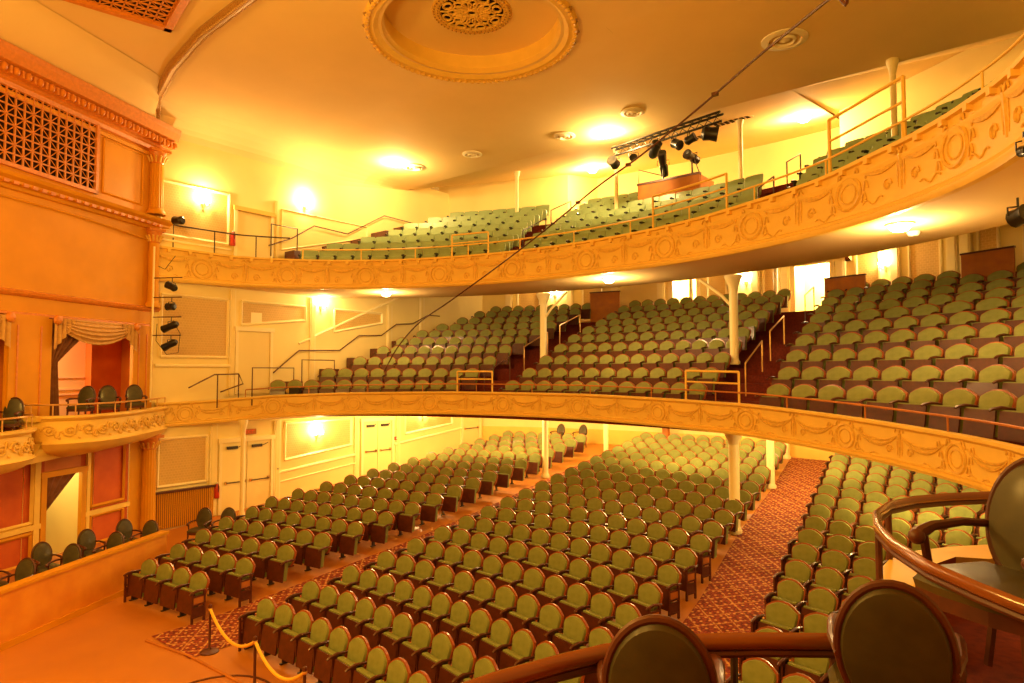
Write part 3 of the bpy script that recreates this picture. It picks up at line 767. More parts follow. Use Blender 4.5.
rail_trim(12.6,1.08,16.1,1.40); rail_trim(17.9,1.62,21.9,2.0); rail_trim(12.6,.75,16.1,1.07,.03); rail_trim(8.5,4.78,10.9,4.78); rail_trim(13.4,5.6,21,9.0,.045)
rail_trim(8.5,8.62,10.8,8.62,.04)
# pilaster strips on the left wall
for (y, z0, z1, w) in ((10.35,0,2.9,.12),(12.6,.1,2.9,.12),(16.0,.4,2.9,.1),(18.1,.6,3.1,.1),(10.9,3.8,7.3,.09),(13.95,3.9,7.3,.12),(17.6,5,7.3,.12),(19.4,6,8,.12),(12.45,8,10.6,.05)):
    g = MB(); g.box((-10.5,y-w,z0),(-10.44,y+w,z1),'creamtrim'); g.box((-10.45,y-w*.6,z0),(-10.425,y+w*.6,z1),'cream'); trim(g)
def door(idx, y0, y1, z0, z1, leaves, bars=True, closer=True, k='cream'):
    root = empty('door_%d' % idx, (-10.5, y0, z0)); root['kind'] = 'structure'
    W = y1-y0; H = z1-z0
    g = MB()
    for a, b in ((-.1,0),(W,W+.1)): g.box((.0,a,0),(.09,b,H+.1),'creamtrim')
    g.box((0,-.14,H),(.12,W+.14,H+.14),'gold' if idx == 4 else 'creamtrim'); f = g.build('door_frame', root, kind='structure')
    for i in range(leaves):
        a = W*i/leaves+.01; b = W*(i+1)/leaves-.01
        g = MB(); g.box((.0,a,0),(.045,b,H-.01),k); lf = g.build('door_leaf', root)
        if bars:
            g = MB(); g.tube([(.10,a+.12,H*.43),(.10,b-.06,H*.43)], .018, 'dark', 6); g.box((.045,a+.1,H*.41),(.10,a+.16,H*.45),'brass'); g.box((.045,b-.12,H*.41),(.1,b-.04,H*.46),'brass'); g.build('push_bar', lf)
        if closer:
            g = MB(); g.box((.045,a+.15,H-.22),(.12,a+.5,H-.13),'dark'); g.tube([(.1,a+.5,H-.18),(.13,b-.15,H-.1)], .012, 'dark', 5); g.build('door_closer', lf)
door(1, 10.62, 12.35, FL(11)-.02, 2.28, 2)
door(2, 16.3, 17.75, FL(17)-.02, 2.62, 2)
door(3, 22.0, 23.1, FL(22)-.02, 3.2, 1, True, False)
door(5, 11.1, 12.25, 3.85, 5.95, 1, False, False)
door(4, 10.98, 12.2, 7.9, 9.98, 1, False, False)
def frame_on_wall(name, y0, y1, z0, z1, k, d, **kw):
    g = MB(); g.box((-10.5,y0,z0),(-10.5+d,y1,z1),k); return g.build(name, **kw)
frame_on_wall('paper_notice', 11.55, 11.95, 6.25, 6.6, 'creamtrim', .02, label='small pale blank notice on the wall over the middle-level door', cat='notice')
def pull(y, z, label):
    g = MB(); g.box((-10.5,y-.06,z-.07),(-10.44,y+.06,z+.07),'red'); g.box((-10.44,y-.035,z-.02),(-10.425,y+.035,z+.03),'white')
    g.build('fire_alarm', label=label, cat='fire alarm', group='red fire alarm pulls')
pull(12.62,1.22,'small red alarm pull right of the first double door'); pull(18.0,1.85,'small red alarm pull right of the second double door')
def extinguisher(x, y, z, label):
    t = empty('fire_extinguisher', (x,y,z), label=label, cat='fire extinguisher', group='wall-hung fire extinguishers')
    g = MB(); g.lathe([(0,0),(.075,0),(.08,.03),(.08,.36),(.05,.42),(.03,.45)], 'red', 14); g.build('cylinder', t, True)
    g = MB(); g.box((-.03,-.02,.45),(.05,.02,.5),'white'); g.tube([(.05,0,.47),(.11,0,.44),(.11,0,.2)], .012, 'black', 6); g.build('valve', t)
extinguisher(-10.4,10.45,.55,'red extinguisher left of the first double door, past the radiator'); extinguisher(-10.4,10.82,8.75,'red extinguisher beside the gallery door')
# radiator
t = empty('radiator', (-10.5, 8.5, -.2), label='long vertical-slatted radiator on the ground-floor wall beside the arch pillar', cat='radiator')
g = MB(); g.box((.02,0,.05),(.05,1.85,1.12),'wood'); g.build('back_panel', t)
for k in range(31):
    g = MB(); g.tube([(.09,.03+.06*k,.08),(.09,.03+.06*k,1.12)], .02, 'orange', 6); g.build('slat', t, True)
g = MB(); g.box((0,-.03,1.13),(.16,1.9,1.19),'wood'); g.build('top_shelf', t)
g = MB(); g.box((0,-.03,.0),(.12,1.9,.07),'tube'); g.build('bottom_rail', t)
# lettered exit signs
def text_on(root, s, size, k, X):
    c = bpy.data.curves.new('lettering', 'FONT'); c.body = s; c.size = size; c.extrude = .004; c.align_x = 'CENTER'; c.align_y = 'CENTER'
    f = bpy.data.objects.new('lettering_curve', c); col.objects.link(f); me = bpy.data.meshes.new_from_object(f.evaluated_get(bpy.context.evaluated_depsgraph_get())); bpy.data.objects.remove(f)
    me.materials.clear(); me.materials.append(M[k]); o = bpy.data.objects.new('lettering', me); col.objects.link(o); o.parent = root; o.matrix_local = X; return o
t = empty('exit_sign', (-10.46, 11.55, 2.58), label='dark EXIT sign above the first double door on the ground floor', cat='sign')
g = MB(); g.box((-.03,-.24,-.09),(.03,.24,.09),'woodl'); g.build('sign_box', t)
text_on(t, 'EXIT', .15, 'exitm', Matrix.Translation((.035,0,0)) @ Matrix.Rotation(R(90),4,'Z') @ Matrix.Rotation(R(90),4,'X'))
p = el_x(9.9, 4.75); n = el_n(9.9, 4.95)
t = empty('exit_sign', (p.x+.2, p.y, 8.62), math.atan2(n.y,n.x)-pi/2, label='dark EXIT sign on the rear wall right of the open doorway', cat='sign')
g = MB(); g.box((-.24,-.04,-.11),(.24,.02,.11),'wood'); g.build('sign_box', t)
text_on(t, 'EXIT', .17, 'exitm', Matrix.Translation((0,-.045,0)) @ Matrix.Rotation(R(90),4,'X'))

# ---- rear wall of the balcony: pilasters and cloth panels
def rear_panel(x0, x1, z0, z1, k='brocade'):
    p0, p1 = el_x(9.97, x0), el_x(9.97, x1); g = MB()
    g.add([(p0.x,p0.y,z0),(p1.x,p1.y,z0),(p1.x,p1.y,z1),(p0.x,p0.y,z1)], [(0,1,2,3)], k)
    for a, b in (((p0.x,p0.y-.02,z0),(p1.x,p1.y-.02,z0)),((p0.x,p0.y-.02,z1),(p1.x,p1.y-.02,z1)),((p0.x,p0.y-.02,z0),(p0.x,p0.y-.02,z1)),((p1.x,p1.y-.02,z0),(p1.x,p1.y-.02,z1))):
        g.tube([a, b], .05, 'creamtrim', 5)
    trim(g)
def rear_pil(x, w, z0=6., z1=9.6, k='creamtrim'):
    p = el_x(9.95, x); n = el_n(9.95, x); X = Matrix.Translation((p.x,p.y,0)) @ Matrix.Rotation(math.atan2(n.y,n.x)-pi/2,4,'Z'); g = MB()
    g.box((-w/2,-.1,z0),(w/2,.05,z1),k,X); g.box((-w/3,-.13,z0),(w/3,.05,z1),k,X); trim(g)
for x0, x1 in ((-8.9,-7.9),(-5.9,-5.0),(-.3,.5),(2.0,2.6),(5.35,6.1),(7.0,7.9),(8.9,9.4),(10.0,10.8)): rear_panel(x0, x1, 6.9, 9.2)
for x in (-9.3,-6.5,-4.4,-2.3,.9,1.7,2.85,4.85,6.6,8.25,8.6): rear_pil(x, .32)
# timber partitions behind the balcony seats
def screen(x0, x1, o, z0, z1, label):
    p0, p1 = el_x(o, x0), el_x(o, x1); a = math.atan2(p1.y-p0.y, p1.x-p0.x); L = (p1-p0).length
    X = Matrix.Translation((p0.x,p0.y,0)) @ Matrix.Rotation(a,4,'Z'); g = MB(); g.box((0,-.03,z0),(L,.03,z1),'woodl',X); g.box((-.02,-.05,z1),(L+.02,.05,z1+.05),'wood',X)
    g.build('timber_screen', label=label, cat='screen', group='timber screens behind the balcony seats')
screen(-4.9,-3.6,8.8,6.4,8.0,'plain orange-brown timber screen at the head of the far balcony aisle')
screen(4.6,5.9,8.6,6.5,7.75,'low timber screen behind the balcony seats right of the open doorway')
screen(8.6,9.8,8.2,6.5,7.9,'timber screen at the right edge behind the top balcony row')
# rear ground-floor dado and posts
g = MB()
for a, b in zip(rear, rear[1:]): g.add([(a[0],a[1]-.05,.9),(b[0],b[1]-.05,.9),(b[0],b[1]-.05,2.0),(a[0],a[1]-.05,2.0)], [(0,1,2,3)], 'gold')
trim(g)
# ---- posts
def post(x, y, z0, z1, r, label, brackets=(), grp='slender white iron posts'):
    t = empty('iron_post', (x,y,z0), label=label, cat='post', group=grp); H = z1-z0
    g = MB(); g.lathe([(r*1.35,0),(r*1.35,.08),(r*1.1,.12),(r,.16),(r,H)], 'creamtrim', 16); g.build('shaft', t, True)
    g = MB(); g.lathe([(r,H-.4),(r*1.2,H-.3),(r*1.9,H-.1),(r*2.1,H-.04),(r*2.1,H)], 'creamtrim', 16); g.build('capital', t, True)
    for sx in brackets:
        g = MB(); g.tube([(0,0,H-.95),(sx*.35,0,H-.55),(sx*1.0,0,H-.03)], .045, 'creamtrim', 6); g.build('bracket', t, True)
post(-3.39,18.6,4.8,7.36,.12,'white post with a slanting bracket on the balcony, far aisle',(1,))
post(3.44,18.5,4.8,7.36,.12,'white post with a slanting bracket on the balcony, beside the open stairs',(-1,))
def bal_under(x, y):
    q = math.sqrt(max(0,1-(x/14)**2)); 
    o = 0
    for k in range(100):
        if el_x(o, x).y >= y: break
        o += .1
    return lerp_t([(0,3.2),(1.5,3.02),(5,4.1),(9.8,5.9)], o)
post(4.12,16.48,FL(16.5),3.15,.13,'thickest white ground-floor post at the edge of the wide carpet aisle')
post(3.6,21.06,FL(21),bal_under(3.6,21.06),.12,'second white ground-floor post along the wide carpet aisle')
post(2.87,25.3,FL(25.3),5.6,.11,'last cream ground-floor post at the rear of the wide aisle')
post(-3.75,19.2,FL(19.2),bal_under(-3.75,19.2),.11,'white ground-floor post in the aisle between left and centre seats')
post(-3.3,22.7,FL(22.7),bal_under(-3.3,22.7),.10,'white ground-floor post behind the centre seats, left of rear doorway')
post(-9.75,10.95,FL(11),3.05,.07,'thin white post standing in front of the first double door')
g = MB(); p = el_x(9.6,-2.0); g.box((p.x-.12,p.y-.12,1.2),(p.x+.12,p.y+.12,4.4),'woodl'); g.build('timber_post', label='brown timber post against the yellow rear wall of the ground floor', cat='post')
# gallery posts
for x, y, zb, zt, lab in ((-5.85,20.2,9.9,12.7,'thin white gallery post left of the bright rear bay'),(-1.15,19.9,10.0,12.6,'thin white gallery post left of the spotlight booth'),(3.05,20.4,10.3,12.75,'white gallery post right of the spotlight booth'),(7.61,18.2,9.3,12.33,'white gallery post among the nearest green seats')):
    post(x, y, zb, zt, .07, lab, grp='white gallery posts')
# balcony and mezzanine mid posts seen behind
for x, lab in ((-.6,'thin white post in front of the rear wall, left of the central lit window'),(2.75,'cream post left of the open rear doorway of the balcony')):
    p = el_x(9.0, x); post(p.x, p.y, 6.4, 9.2, .08, lab, grp='posts before the balcony rear wall')

# ------------------------------------------------------------------ splayed stage-box wall
S0 = Vector((-10.5, 8.45, 0)); E1 = Vector((.451, -.893, 0)); N1 = Vector((.893, .451, 0))
XW = Matrix(((E1.x, N1.x, 0, S0.x), (E1.y, N1.y, 0, S0.y), (0, 0, 1, 0), (0, 0, 0, 1)))   # (s, d, z) -> world
SM = 7.4
def flat(g, s0, s1, z0, z1, d, k): g.add([(s0,d,z0),(s1,d,z0),(s1,d,z1),(s0,d,z1)], [(0,3,2,1)], k, XW)
g = MB()
flat(g, -.05, SM, 5.95, 12.2, 0, 'orange')
flat(g, -.05, .8, -.5, 5.95, 0, 'orange'); flat(g, 3.5, 4.6, 3.2, 5.95, 0, 'orange')
flat(g, .8, 2.4, -.5, 2.75, -.02, 'redorange'); flat(g, 3.45, SM, -.5, 2.75, -.02, 'redorange'); flat(g, 2.4, 3.45, 1.98, 2.75, -.02, 'orange2')
flat(g, 0, SM, 2.7, 3.3, -.0, 'orange')
g.build('wall_stage_box', kind='structure')
# rooms behind the box openings
g = MB()
flat(g, 0, 1.08, 3.2, 6.0, -1.1, 'redorange'); flat(g, 2.25, 4.05, 3.2, 6.0, -1.1, 'redorange'); flat(g, 1.08, 2.25, 5.6, 6.0, -1.1, 'redorange')
flat(g, 4.3, 7.4, 3.2, 6.0, -1.1, 'redorange')
flat(g, 0, 4, 3.0, 6, -2.4, 'cream')
g.add([(.0,-2.4,3.2),(7.4,-2.4,3.2),(7.4,0,3.2),(0,0,3.2)], [(0,1,2,3)], 'stepc', XW)
g.add([(.0,-2.4,6.0),(7.4,-2.4,6.0),(7.4,0,6.0),(0,0,6.0)], [(0,3,2,1)], 'orange', XW)
for s in (.0, 4.05, 4.15, 7.4): g.add([(s,-2.4,3.2),(s,0,3.2),(s,0,6.),(s,-2.4,6.)], [(0,1,2,3)], 'orange2', XW)
for z in (3.9, 4.05, 4.4): g.box((.1,-2.38,z),(4,-2.33,z+.04),'creamtrim',XW)
flat(g, 2.0, 4.0, -.3, 2.4, -1.6, 'cream'); 
g.add([(2.0,-1.6,-.3),(2.0,0,-.3),(2.0,0,2.4),(2.0,-1.6,2.4)], [(0,1,2,3)], 'cream', XW)
g.add([(4.0,-1.6,-.3),(4.0,0,-.3),(4.0,0,2.4),(4.0,-1.6,2.4)], [(0,1,2,3)], 'cream', XW)
g.box((2.,-1.59,.95),(4.,-1.55,1.0),'creamtrim',XW); g.box((2.,-1.59,1.15),(4.,-1.55,1.2),'creamtrim',XW)
g.build('wall_box_interior', kind='structure')
pt = XW @ Vector((2.9,-1.7,5.0)); point('box_corridor_light', pt, 110, (1,.84,.5), .15)
pt = XW @ Vector((3.0,-.9,2.1)); point('box_corridor_light', pt, 28, (1,.84,.35), .1)
# doorway frame at ground level and panel mouldings
g = MB()
for a, b in ((2.28,2.42),(3.43,3.57)): g.box((a,-.05,0),(b,.06,2.05),'orange',XW)
g.box((2.25,-.05,1.98),(3.6,.07,2.12),'orange',XW); trim(g)
def bpanel(s0, s1, z0, z1, k, w=.05, d=.02):
    g = MB()
    for a, b, c, e in ((s0,z0,s1,z0),(s1,z0,s1,z1),(s1,z1,s0,z1),(s0,z1,s0,z0)): g.tube([(a,d,b),(c,d,e)], w, k, 4, X=XW)
    trim(g)
bpanel(1.0,2.1,1.0,2.6,'orange'); bpanel(1.0,2.1,.0,.75,'orange'); bpanel(3.8,5.4,.95,2.55,'gold'); bpanel(3.8,5.4,.0,.7,'orange'); bpanel(5.7,7.2,.95,2.55,'gold')
g = MB(); g.box((.8,-.0,.78),(2.28,.06,.9),'gold',XW); g.box((3.57,0,.78),(7.4,.06,.9),'gold',XW); g.box((3.6,-.02,.0),(3.75,.05,2.7),'gold',XW); g.box((2.15,-.02,.0),(2.25,.05,2.7),'gold',XW); trim(g)
# engaged column and pilasters
def column(s, z0, z1, r, label, k='orange', d=.12, fluted=True):
    P0 = XW @ Vector((s, d, z0)); t = empty('engaged_column', P0, label=label, cat='column', group='columns at the end of the stage-box wall'); H = z1-z0
    g = MB(); n = 32; vs = []; prof = [0.0, H-.42]
    for z in [0, .02, H-.42]:
        for j in range(n): rr = r*(1 - (.07 if (j % 2 and fluted) else 0)) * (1.0 if z < H*.5 else .9); vs.append((rr*math.cos(2*pi*j/n), rr*math.sin(2*pi*j/n), z))
    g.add(vs, [(i*n+j, i*n+(j+1)%n, (i+1)*n+(j+1)%n, (i+1)*n+j) for i in range(2) for j in range(n)], k); g.build('shaft', t)
    g = MB(); g.lathe([(r*1.35,0),(r*1.35,.08),(r*1.15,.14),(r*1.02,.18)], k, 20); g.build('column_base', t, True)
    g = MB(); g.lathe([(r*.9,H-.42),(r*1.05,H-.38),(r*.95,H-.3),(r*1.25,H-.15),(r*1.35,H-.08)], 'redgilt', 20); g.box((-r*1.45,-r*1.45,H-.08),(r*1.45,r*1.45,H),'redgilt')
    for q in range(12):
        a = 2*pi*q/12; g.tube([(r*.95*math.cos(a),r*.95*math.sin(a),H-.38),(r*1.25*math.cos(a),r*1.25*math.sin(a),H-.25),(r*1.45*math.cos(a),r*1.45*math.sin(a),H-.2)], .03, 'goldrelief', 5)
    g.build('capital', t, True)
column(.18,-.42,2.72,.2,'orange column with leafy capital at ground level by the radiator')
column(.16,9.3,11.25,.2,'orange fluted column beside the upper lattice grille')
column(.2,6.5,8.85,.16,'plain orange column between the two cornices of the stage-box wall', fluted=False)
g = MB()
for (s0, s1, z0, z1) in ((.25,.75,3.3,5.95),(3.55,4.55,3.3,5.95),(.75,.85,3.3,5.9),(3.45,3.55,3.3,5.9)):
    g.box((s0,-.02,z0),(s1,.08,z1),'orange',XW)
for s in (3.75,4.35,.35,.65): g.box((s-.02,.08,3.4),(s+.02,.10,5.7),'redgilt',XW)
trim(g)
# cornices swept along the wall
def cornice(name, z0, prof, k, label=None, extra=None, s0=-.35, s1=SM, **kw):
    g = MB(); n = len(prof)
    vs = [(s0-.0, d, z0+z) for d, z in prof] + [(s1, d, z0+z) for d, z in prof]
    g.add(vs, [(i, i+1, n+i+1, n+i) for i in range(n-1)] + [tuple(range(n))], k, XW); return g
g = cornice('c', 11.22, [(0,0),(.08,.02),(.10,.12),(.16,.16),(.16,.22),(.28,.26),(.30,.42),(.42,.46),(.46,.56),(.5,.66),(.52,.8),(.0,.84)], 'redgilt'); trim(g)
g = MB(); s = -.25
while s < SM: g.ball((s,.36,11.52), .085, 'redgilt', 8, (.9,1.1,1.25), XW); g.box((s+.11,.28,11.42),(s+.17,.4,11.6),'redgilt',XW); s += .3
trim(g, True)
g = cornice('c', 8.85, [(0,0),(.07,.02),(.09,.1),(.2,.14),(.2,.2),(.3,.26),(.34,.34),(0,.4)], 'orange'); trim(g)
g = MB(); s = 0.
while s < SM: g.box((s,.16,8.955),(s+.13,.225,9.03),'void' if False else 'redgilt',XW); s += .24
trim(g)
g = cornice('c', 6.38, [(0,0),(.06,.02),(.1,.06),(.12,.12),(.02,.16)], 'redgilt'); trim(g)
g = cornice('c', 5.93, [(0,0),(.05,.01),(.05,.06),(.0,.08)], 'redgilt', s0=.2); trim(g)
g = cornice('c', 11.05, [(0,0),(.05,.0),(.06,.1),(0,.15)], 'orange'); trim(g)
# arched string line over the plain wall
g = MB(); g.tube([(s,.03,8.45+.22*math.sin(pi*(s+.5)/9)) for s in [i*.5 for i in range(15)]], .03, 'orange', 5, X=XW); trim(g)
# lattice grilles
def lattice(root, w, h, cell, k, d=.0, t=.016):
    g = MB(); nx = round(w/cell); nz = round(h/cell)
    for i in range(nx+1): g.box((i*w/nx-t,d-.02,0),(i*w/nx+t,d+.02,h),k)
    for j in range(nz+1): g.box((0,d-.02,j*h/nz-t),(w,d+.02,j*h/nz+t),k)
    cw, chh = w/nx, h/nz
    for i in range(nx):
        for j in range(nz):
            a = (i*cw, d, j*chh); b = ((i+1)*cw, d, (j+1)*chh)
            if (i+j) % 2: a, b = (i*cw, d, (j+1)*chh), ((i+1)*cw, d, j*chh)
            g.tube([a, b], t*.8, k, 4)
    return g.build('lattice', root)
t = empty('lattice_grille', XW @ Vector((2.3,.03,9.47)), math.atan2(E1.y,E1.x), label='tall orange lattice grille over a dark opening in the stage-box wall', cat='grille')
g = MB(); g.box((0,-.025,0),(5.0,-.015,1.8),'void'); g.build('dark_opening', t)
lattice(t, 5.0, 1.8, .225, 'redgilt', .02)
g = MB()
for a, b in (((-.09,-.04,-.09),(5.1,.06,0)),((-.09,-.04,1.8),(5.1,.06,1.89)),((-.09,-.04,-.09),(0,.06,1.89))): g.box(a, b, 'redgilt')
g.build('grille_frame', t)
bpanel(.6,2.0,9.5,11.0,'orange',.03)
# sounding board: cove above the wall cornice, then a flat field up to the ribbed arch
g = MB()
def sound(u, v):
    sx = .06 + 9.2*u; d = .42 + 1.3*v; th = v*pi/2
    while d > 0 and (XW @ Vector((sx, d, 0))).y > front_y((XW @ Vector((sx, d, 0))).x): d -= .02
    q = XW @ Vector((sx, max(d, 0), 0))
    return (q.x, q.y, 12.03 + .56*math.sin(th)*min(1., .35+.65*v))
g.grid(sound, 16, 10, 'ceil')
xq = [-11.2,-10.5,-9.5,-8.3,-7.2,-6,-4.9,-3.5,-2,0,2,4,5.6,7.2,9,11]
for x0, x1 in zip(xq, xq[1:]):
    g.add([(x0,-3,12.61),(x1,-3,12.61),(x1,front_y(x1),12.61),(x0,front_y(x0),12.61)], [(0,1,2,3)], 'ceil')
g.build('ceiling_sounding_board', None, True, kind='structure')
# ribbed leaf moulding along the ceiling arch
g = MB(); pts = []
for i in range(60):
    x = -10.45 + 14.*i/59; pts.append((x, front_y(x), cz(x, front_y(x))-.05 if x > -9 else cz(x, front_y(x))-.05))
g.tube(pts, .12, 'gilt', 8)
for i in range(0, 59):
    a = Vector(pts[i]); b = Vector(pts[i+1])
    for q in (0, .33, .66):
        c = a.lerp(b, q); g.ball((c.x, c.y-.03, c.z-.09), .06, 'gilt', 6, (1.1,.8,.8)); g.ball((c.x+.03, c.y+.09, c.z-.05), .05, 'gilt', 6)
trim(g, True)
# ceiling grille in the sounding board
t = empty('ceiling_grille', (-5.2, 6.36, 12.6), -.2, label='orange-framed lattice grille in the ceiling at the top edge', cat='grille')
g = MB(); g.box((0,-3.4,-.02),(2.4,0,-.005),'void'); g.build('dark_opening', t)
g = MB()
for i in range(12): g.box((i*.21,-3.4,-.05),(i*.21+.03,0,-.02),'redgilt')
for j in range(17): g.box((0,-3.4+j*.21,-.05),(2.4,-3.37+j*.21,-.02),'redgilt')
for i in range(11):
    for j in range(16): g.tube([(i*.21,-3.4+j*.21+(.21 if (i+j)%2 else 0),-.03),(i*.21+.21,-3.4+j*.21+(0 if (i+j)%2 else .21),-.03)], .011, 'redgilt', 4)
g.build('lattice', t)
g = MB()
for a, b in (((-.16,0,-.12),(2.5,.16,0)),((-.16,-3.5,-.12),(0,.16,0)),((2.4,-3.5,-.12),(2.55,.16,0)),((-.16,-3.6,-.12),(2.5,-3.4,0))): g.box(a, b, 'redgilt')
g.build('grille_frame', t)

# ---- curved stage boxes
def boxfront(pts, zt, h, label, rails, namegrp):
    t = empty('theatre_box', (0,0,0), label=label, cat='theatre box', group='bulging stage boxes')
    # smooth the plan
    P = [Vector((a, b, 0)) for a, b in pts]; Q = []
    for i in range(len(P)-1):
        p0 = P[max(0,i-1)]; p1 = P[i]; p2 = P[i+1]; p3 = P[min(len(P)-1,i+2)]
        for k in range(6):
            u = k/6; Q.append(.5*((2*p1)+(-p0+p2)*u+(2*p0-5*p1+4*p2-p3)*u*u+(-p0+3*p1-3*p2+p3)*u**3))
    Q.append(P[-1])
    W = [XW @ q for q in Q]; n = len(W); Nn = []
    for i in range(n):
        d = (W[min(n-1,i+1)]-W[max(0,i-1)]).normalized(); nn = Vector((d.y,-d.x,0))
        if nn.dot(N1) < 0 and abs(nn.dot(N1)) > .3: nn = -nn
        Nn.append(nn if nn.dot(N1+E1*.0) >= -.3 else -nn)
    prof = [(-.9,-.42),(-.5,-.32),(-.25,-.26),(-.1,-.2),(.0,-.12),(.06,-.04),(.1,.0),(.02,.05),(.0,.1),(.0,.8*h),(.06,.86*h),(.1,.92*h),(.1,h),(-.12,h),(-.12,.8*h)]
    g = MB(); m = len(prof)
    g.add([((w+nn*d).x, (w+nn*d).y, zt-h+z) for w, nn in zip(W, Nn) for d, z in prof], [(i*m+j,i*m+j+1,(i+1)*m+j+1,(i+1)*m+j) for i in range(n-1) for j in range(m-1)], 'gold'); g.build('front_panel', t, True)
    g = MB(); L = [0]
    for a, b in zip(W, W[1:]): L.append(L[-1]+(b-a).length)
    def at(u, z, d=.02):
        u = max(0, min(L[-1]-1e-5, u)); i = max(k for k in range(n-1) if L[k] <= u); f = (u-L[i])/(L[i+1]-L[i]); q = W[i].lerp(W[i+1], f)+Nn[i].lerp(Nn[i+1], f)*d
        return (q.x, q.y, zt-h+z)
    u = .25; k = 0
    while u < L[-1]-.2:
        sg = 1 if k % 2 else -1
        g.tube([at(u+.17*(1-q/14)*math.cos(q*.8)*1., h*.45+sg*.15*(1-q/14)*math.sin(q*.8)) for q in range(13)], .026, 'goldrelief', 5)
        g.tube([at(u+.2+.12*q/5, h*.45+sg*.16*math.sin(q*.7)) for q in range(6)], .022, 'goldrelief', 5)
        g.ball(at(u, h*.45, .03), .04, 'goldrelief', 6); g.ball(at(u+.2, h*.2, .03), .035, 'goldrelief', 6); u += .4; k += 1
    g.build('plaster_relief', t, True)
    g = MB(); cen = XW @ Vector(((pts[0][0]+pts[-1][0])/2, -.05, 0)); zf = zt-.32
    g.add([(cen.x,cen.y,zf)] + [(w.x,w.y,zf) for w in W], [(0,i+1,i+2) for i in range(n-1)], 'stepc'); g.build('box_floor', t)
    g = MB(); zr = zt+rails
    g.tube([(w.x,w.y,zr) for w in W], .022, 'brass', 6)
    for i in range(0, n, 5): g.tube([(W[i].x,W[i].y,zt),(W[i].x,W[i].y,zr)], .016, 'brass', 6)
    g.build('brass_rail', t, True)
    return t
boxfront([(-.25,.25),(.5,.55),(1.5,.92),(2.4,1.18),(3.1,1.25),(3.7,1.1),(4.1,.75),(4.25,.25)], 3.55, .66, 'bulging stage box with gilt scrolls and three chairs, beside the stage-arch corner', .26, 0)
boxfront([(4.3,.3),(4.55,.8),(5.2,1.2),(6.2,1.35),(7.2,1.2),(7.8,.6)], 3.32, .66, 'stepped-down stage box cut by the left edge of the picture', .28, 1)

# ---- box drapery
def swag(s0, s1, zt, drop, label, edge=False):
    t = empty('box_drapery', XW @ Vector((s0,.1,zt)), math.atan2(E1.y,E1.x), label=label, cat='curtain'); W = s1-s0
    def sw(u, v):
        x = W*u; sag = 4*u*(1-u); z = -v*drop*(.25+.95*sag)
        return (x, .06+.10*sag*math.sin(pi*min(1,v*1.05))+.02*math.sin(v*34), z)
    g = MB(); g.grid(sw, 20, 28, 'swag'); g.build('swag', t, True)
    for a, sg in ((0, 1), (W, -1)):
        def tl(u, v, a=a, sg=sg):
            L = (1.05*drop*1.45)*(1-.75*u); return (a+sg*.55*u, .10+.035*math.sin(u*26), -v*L)
        g = MB(); g.grid(tl, 24, 6, 'swag'); g.build('tail', t, True)
        g = MB(); g.ball((a+sg*.05,.14,-.05), .12, 'redgilt', 8, (1,.7,1)); g.build('rosette', t, True)
    def dr(u, v):
        zz = -v*2.62; k = max(0, min(1, v/.42)) ; wd = (1.55*(1-k)+.26*k) if v < .42 else .26+.2*(v-.42)
        return (W-.05-u*wd, -.12+.045*math.sin(u*30), zz if v > .42 else zz*(1.0)-.0)
    g = MB(); g.grid(dr, 40, 24, 'drape'); g.build('side_curtain', t, True)
    return t
swag(.85,3.5,5.93,.52,'tan silk swag with tied-back mauve curtain in the stage-box opening')
swag(4.62,7.2,5.90,.52,'tan silk swag in the second stage-box opening, cut by the left edge')
# curtain in the ground doorway
def dr(u, v):
    k = min(1, v/.75); wd = .95*(1-k)+.08*k; return (3.42-u*wd, -.1+.03*math.sin(u*26), 1.97-1.15*v)
g = MB(); g.grid(lambda u, v: tuple(XW @ Vector(dr(u, v))), 30, 14, 'drape'); g.build('doorway_curtain', None, True, label='mauve curtain tied back in the ground-floor doorway behind the box chairs', cat='curtain')

# ---- ground-floor box parapet
PA, PBk = Vector((-4.4,3.35,0)), Vector((-6.68,7.32,0)); d = (PBk-PA).normalized()
g = MB(); ang = math.atan2(d.y, d.x); PA2 = PA - d*2.6; Lp = (PBk-PA2).length
X = Matrix.Translation(PA2) @ Matrix.Rotation(ang,4,'Z')
t = empty('box_parapet', PA2, ang, label='long low orange marbled wall in front of the ground-floor box chairs', cat='parapet')
g.box((0,0,-.42),(Lp,.14,.60),'parapet'); g.build('wall_body', t)
g = MB(); g.box((-.0,-.04,.60),(Lp+.04,.19,.66),'orange'); g.box((0,-.03,-.42),(Lp+.02,0,-.30),'orange'); g.build('cap_moulding', t)
g = MB(); g.add([(-3.24,1.05,0.),(-6.82,7.28,0.),(-10.4,8.4,0.),(-10.4,8.1,0),(-6.8,.9,0)], [(0,1,2,3,4)], 'woodl'); g.build('floor_box', kind='structure')
g = MB(); g.add([(-6.7,7.34,-.42),(-10.4,8.42,-.42),(-10.4,8.42,.0),(-6.7,7.34,.0)], [(0,1,2,3)], 'parapet'); trim(g)

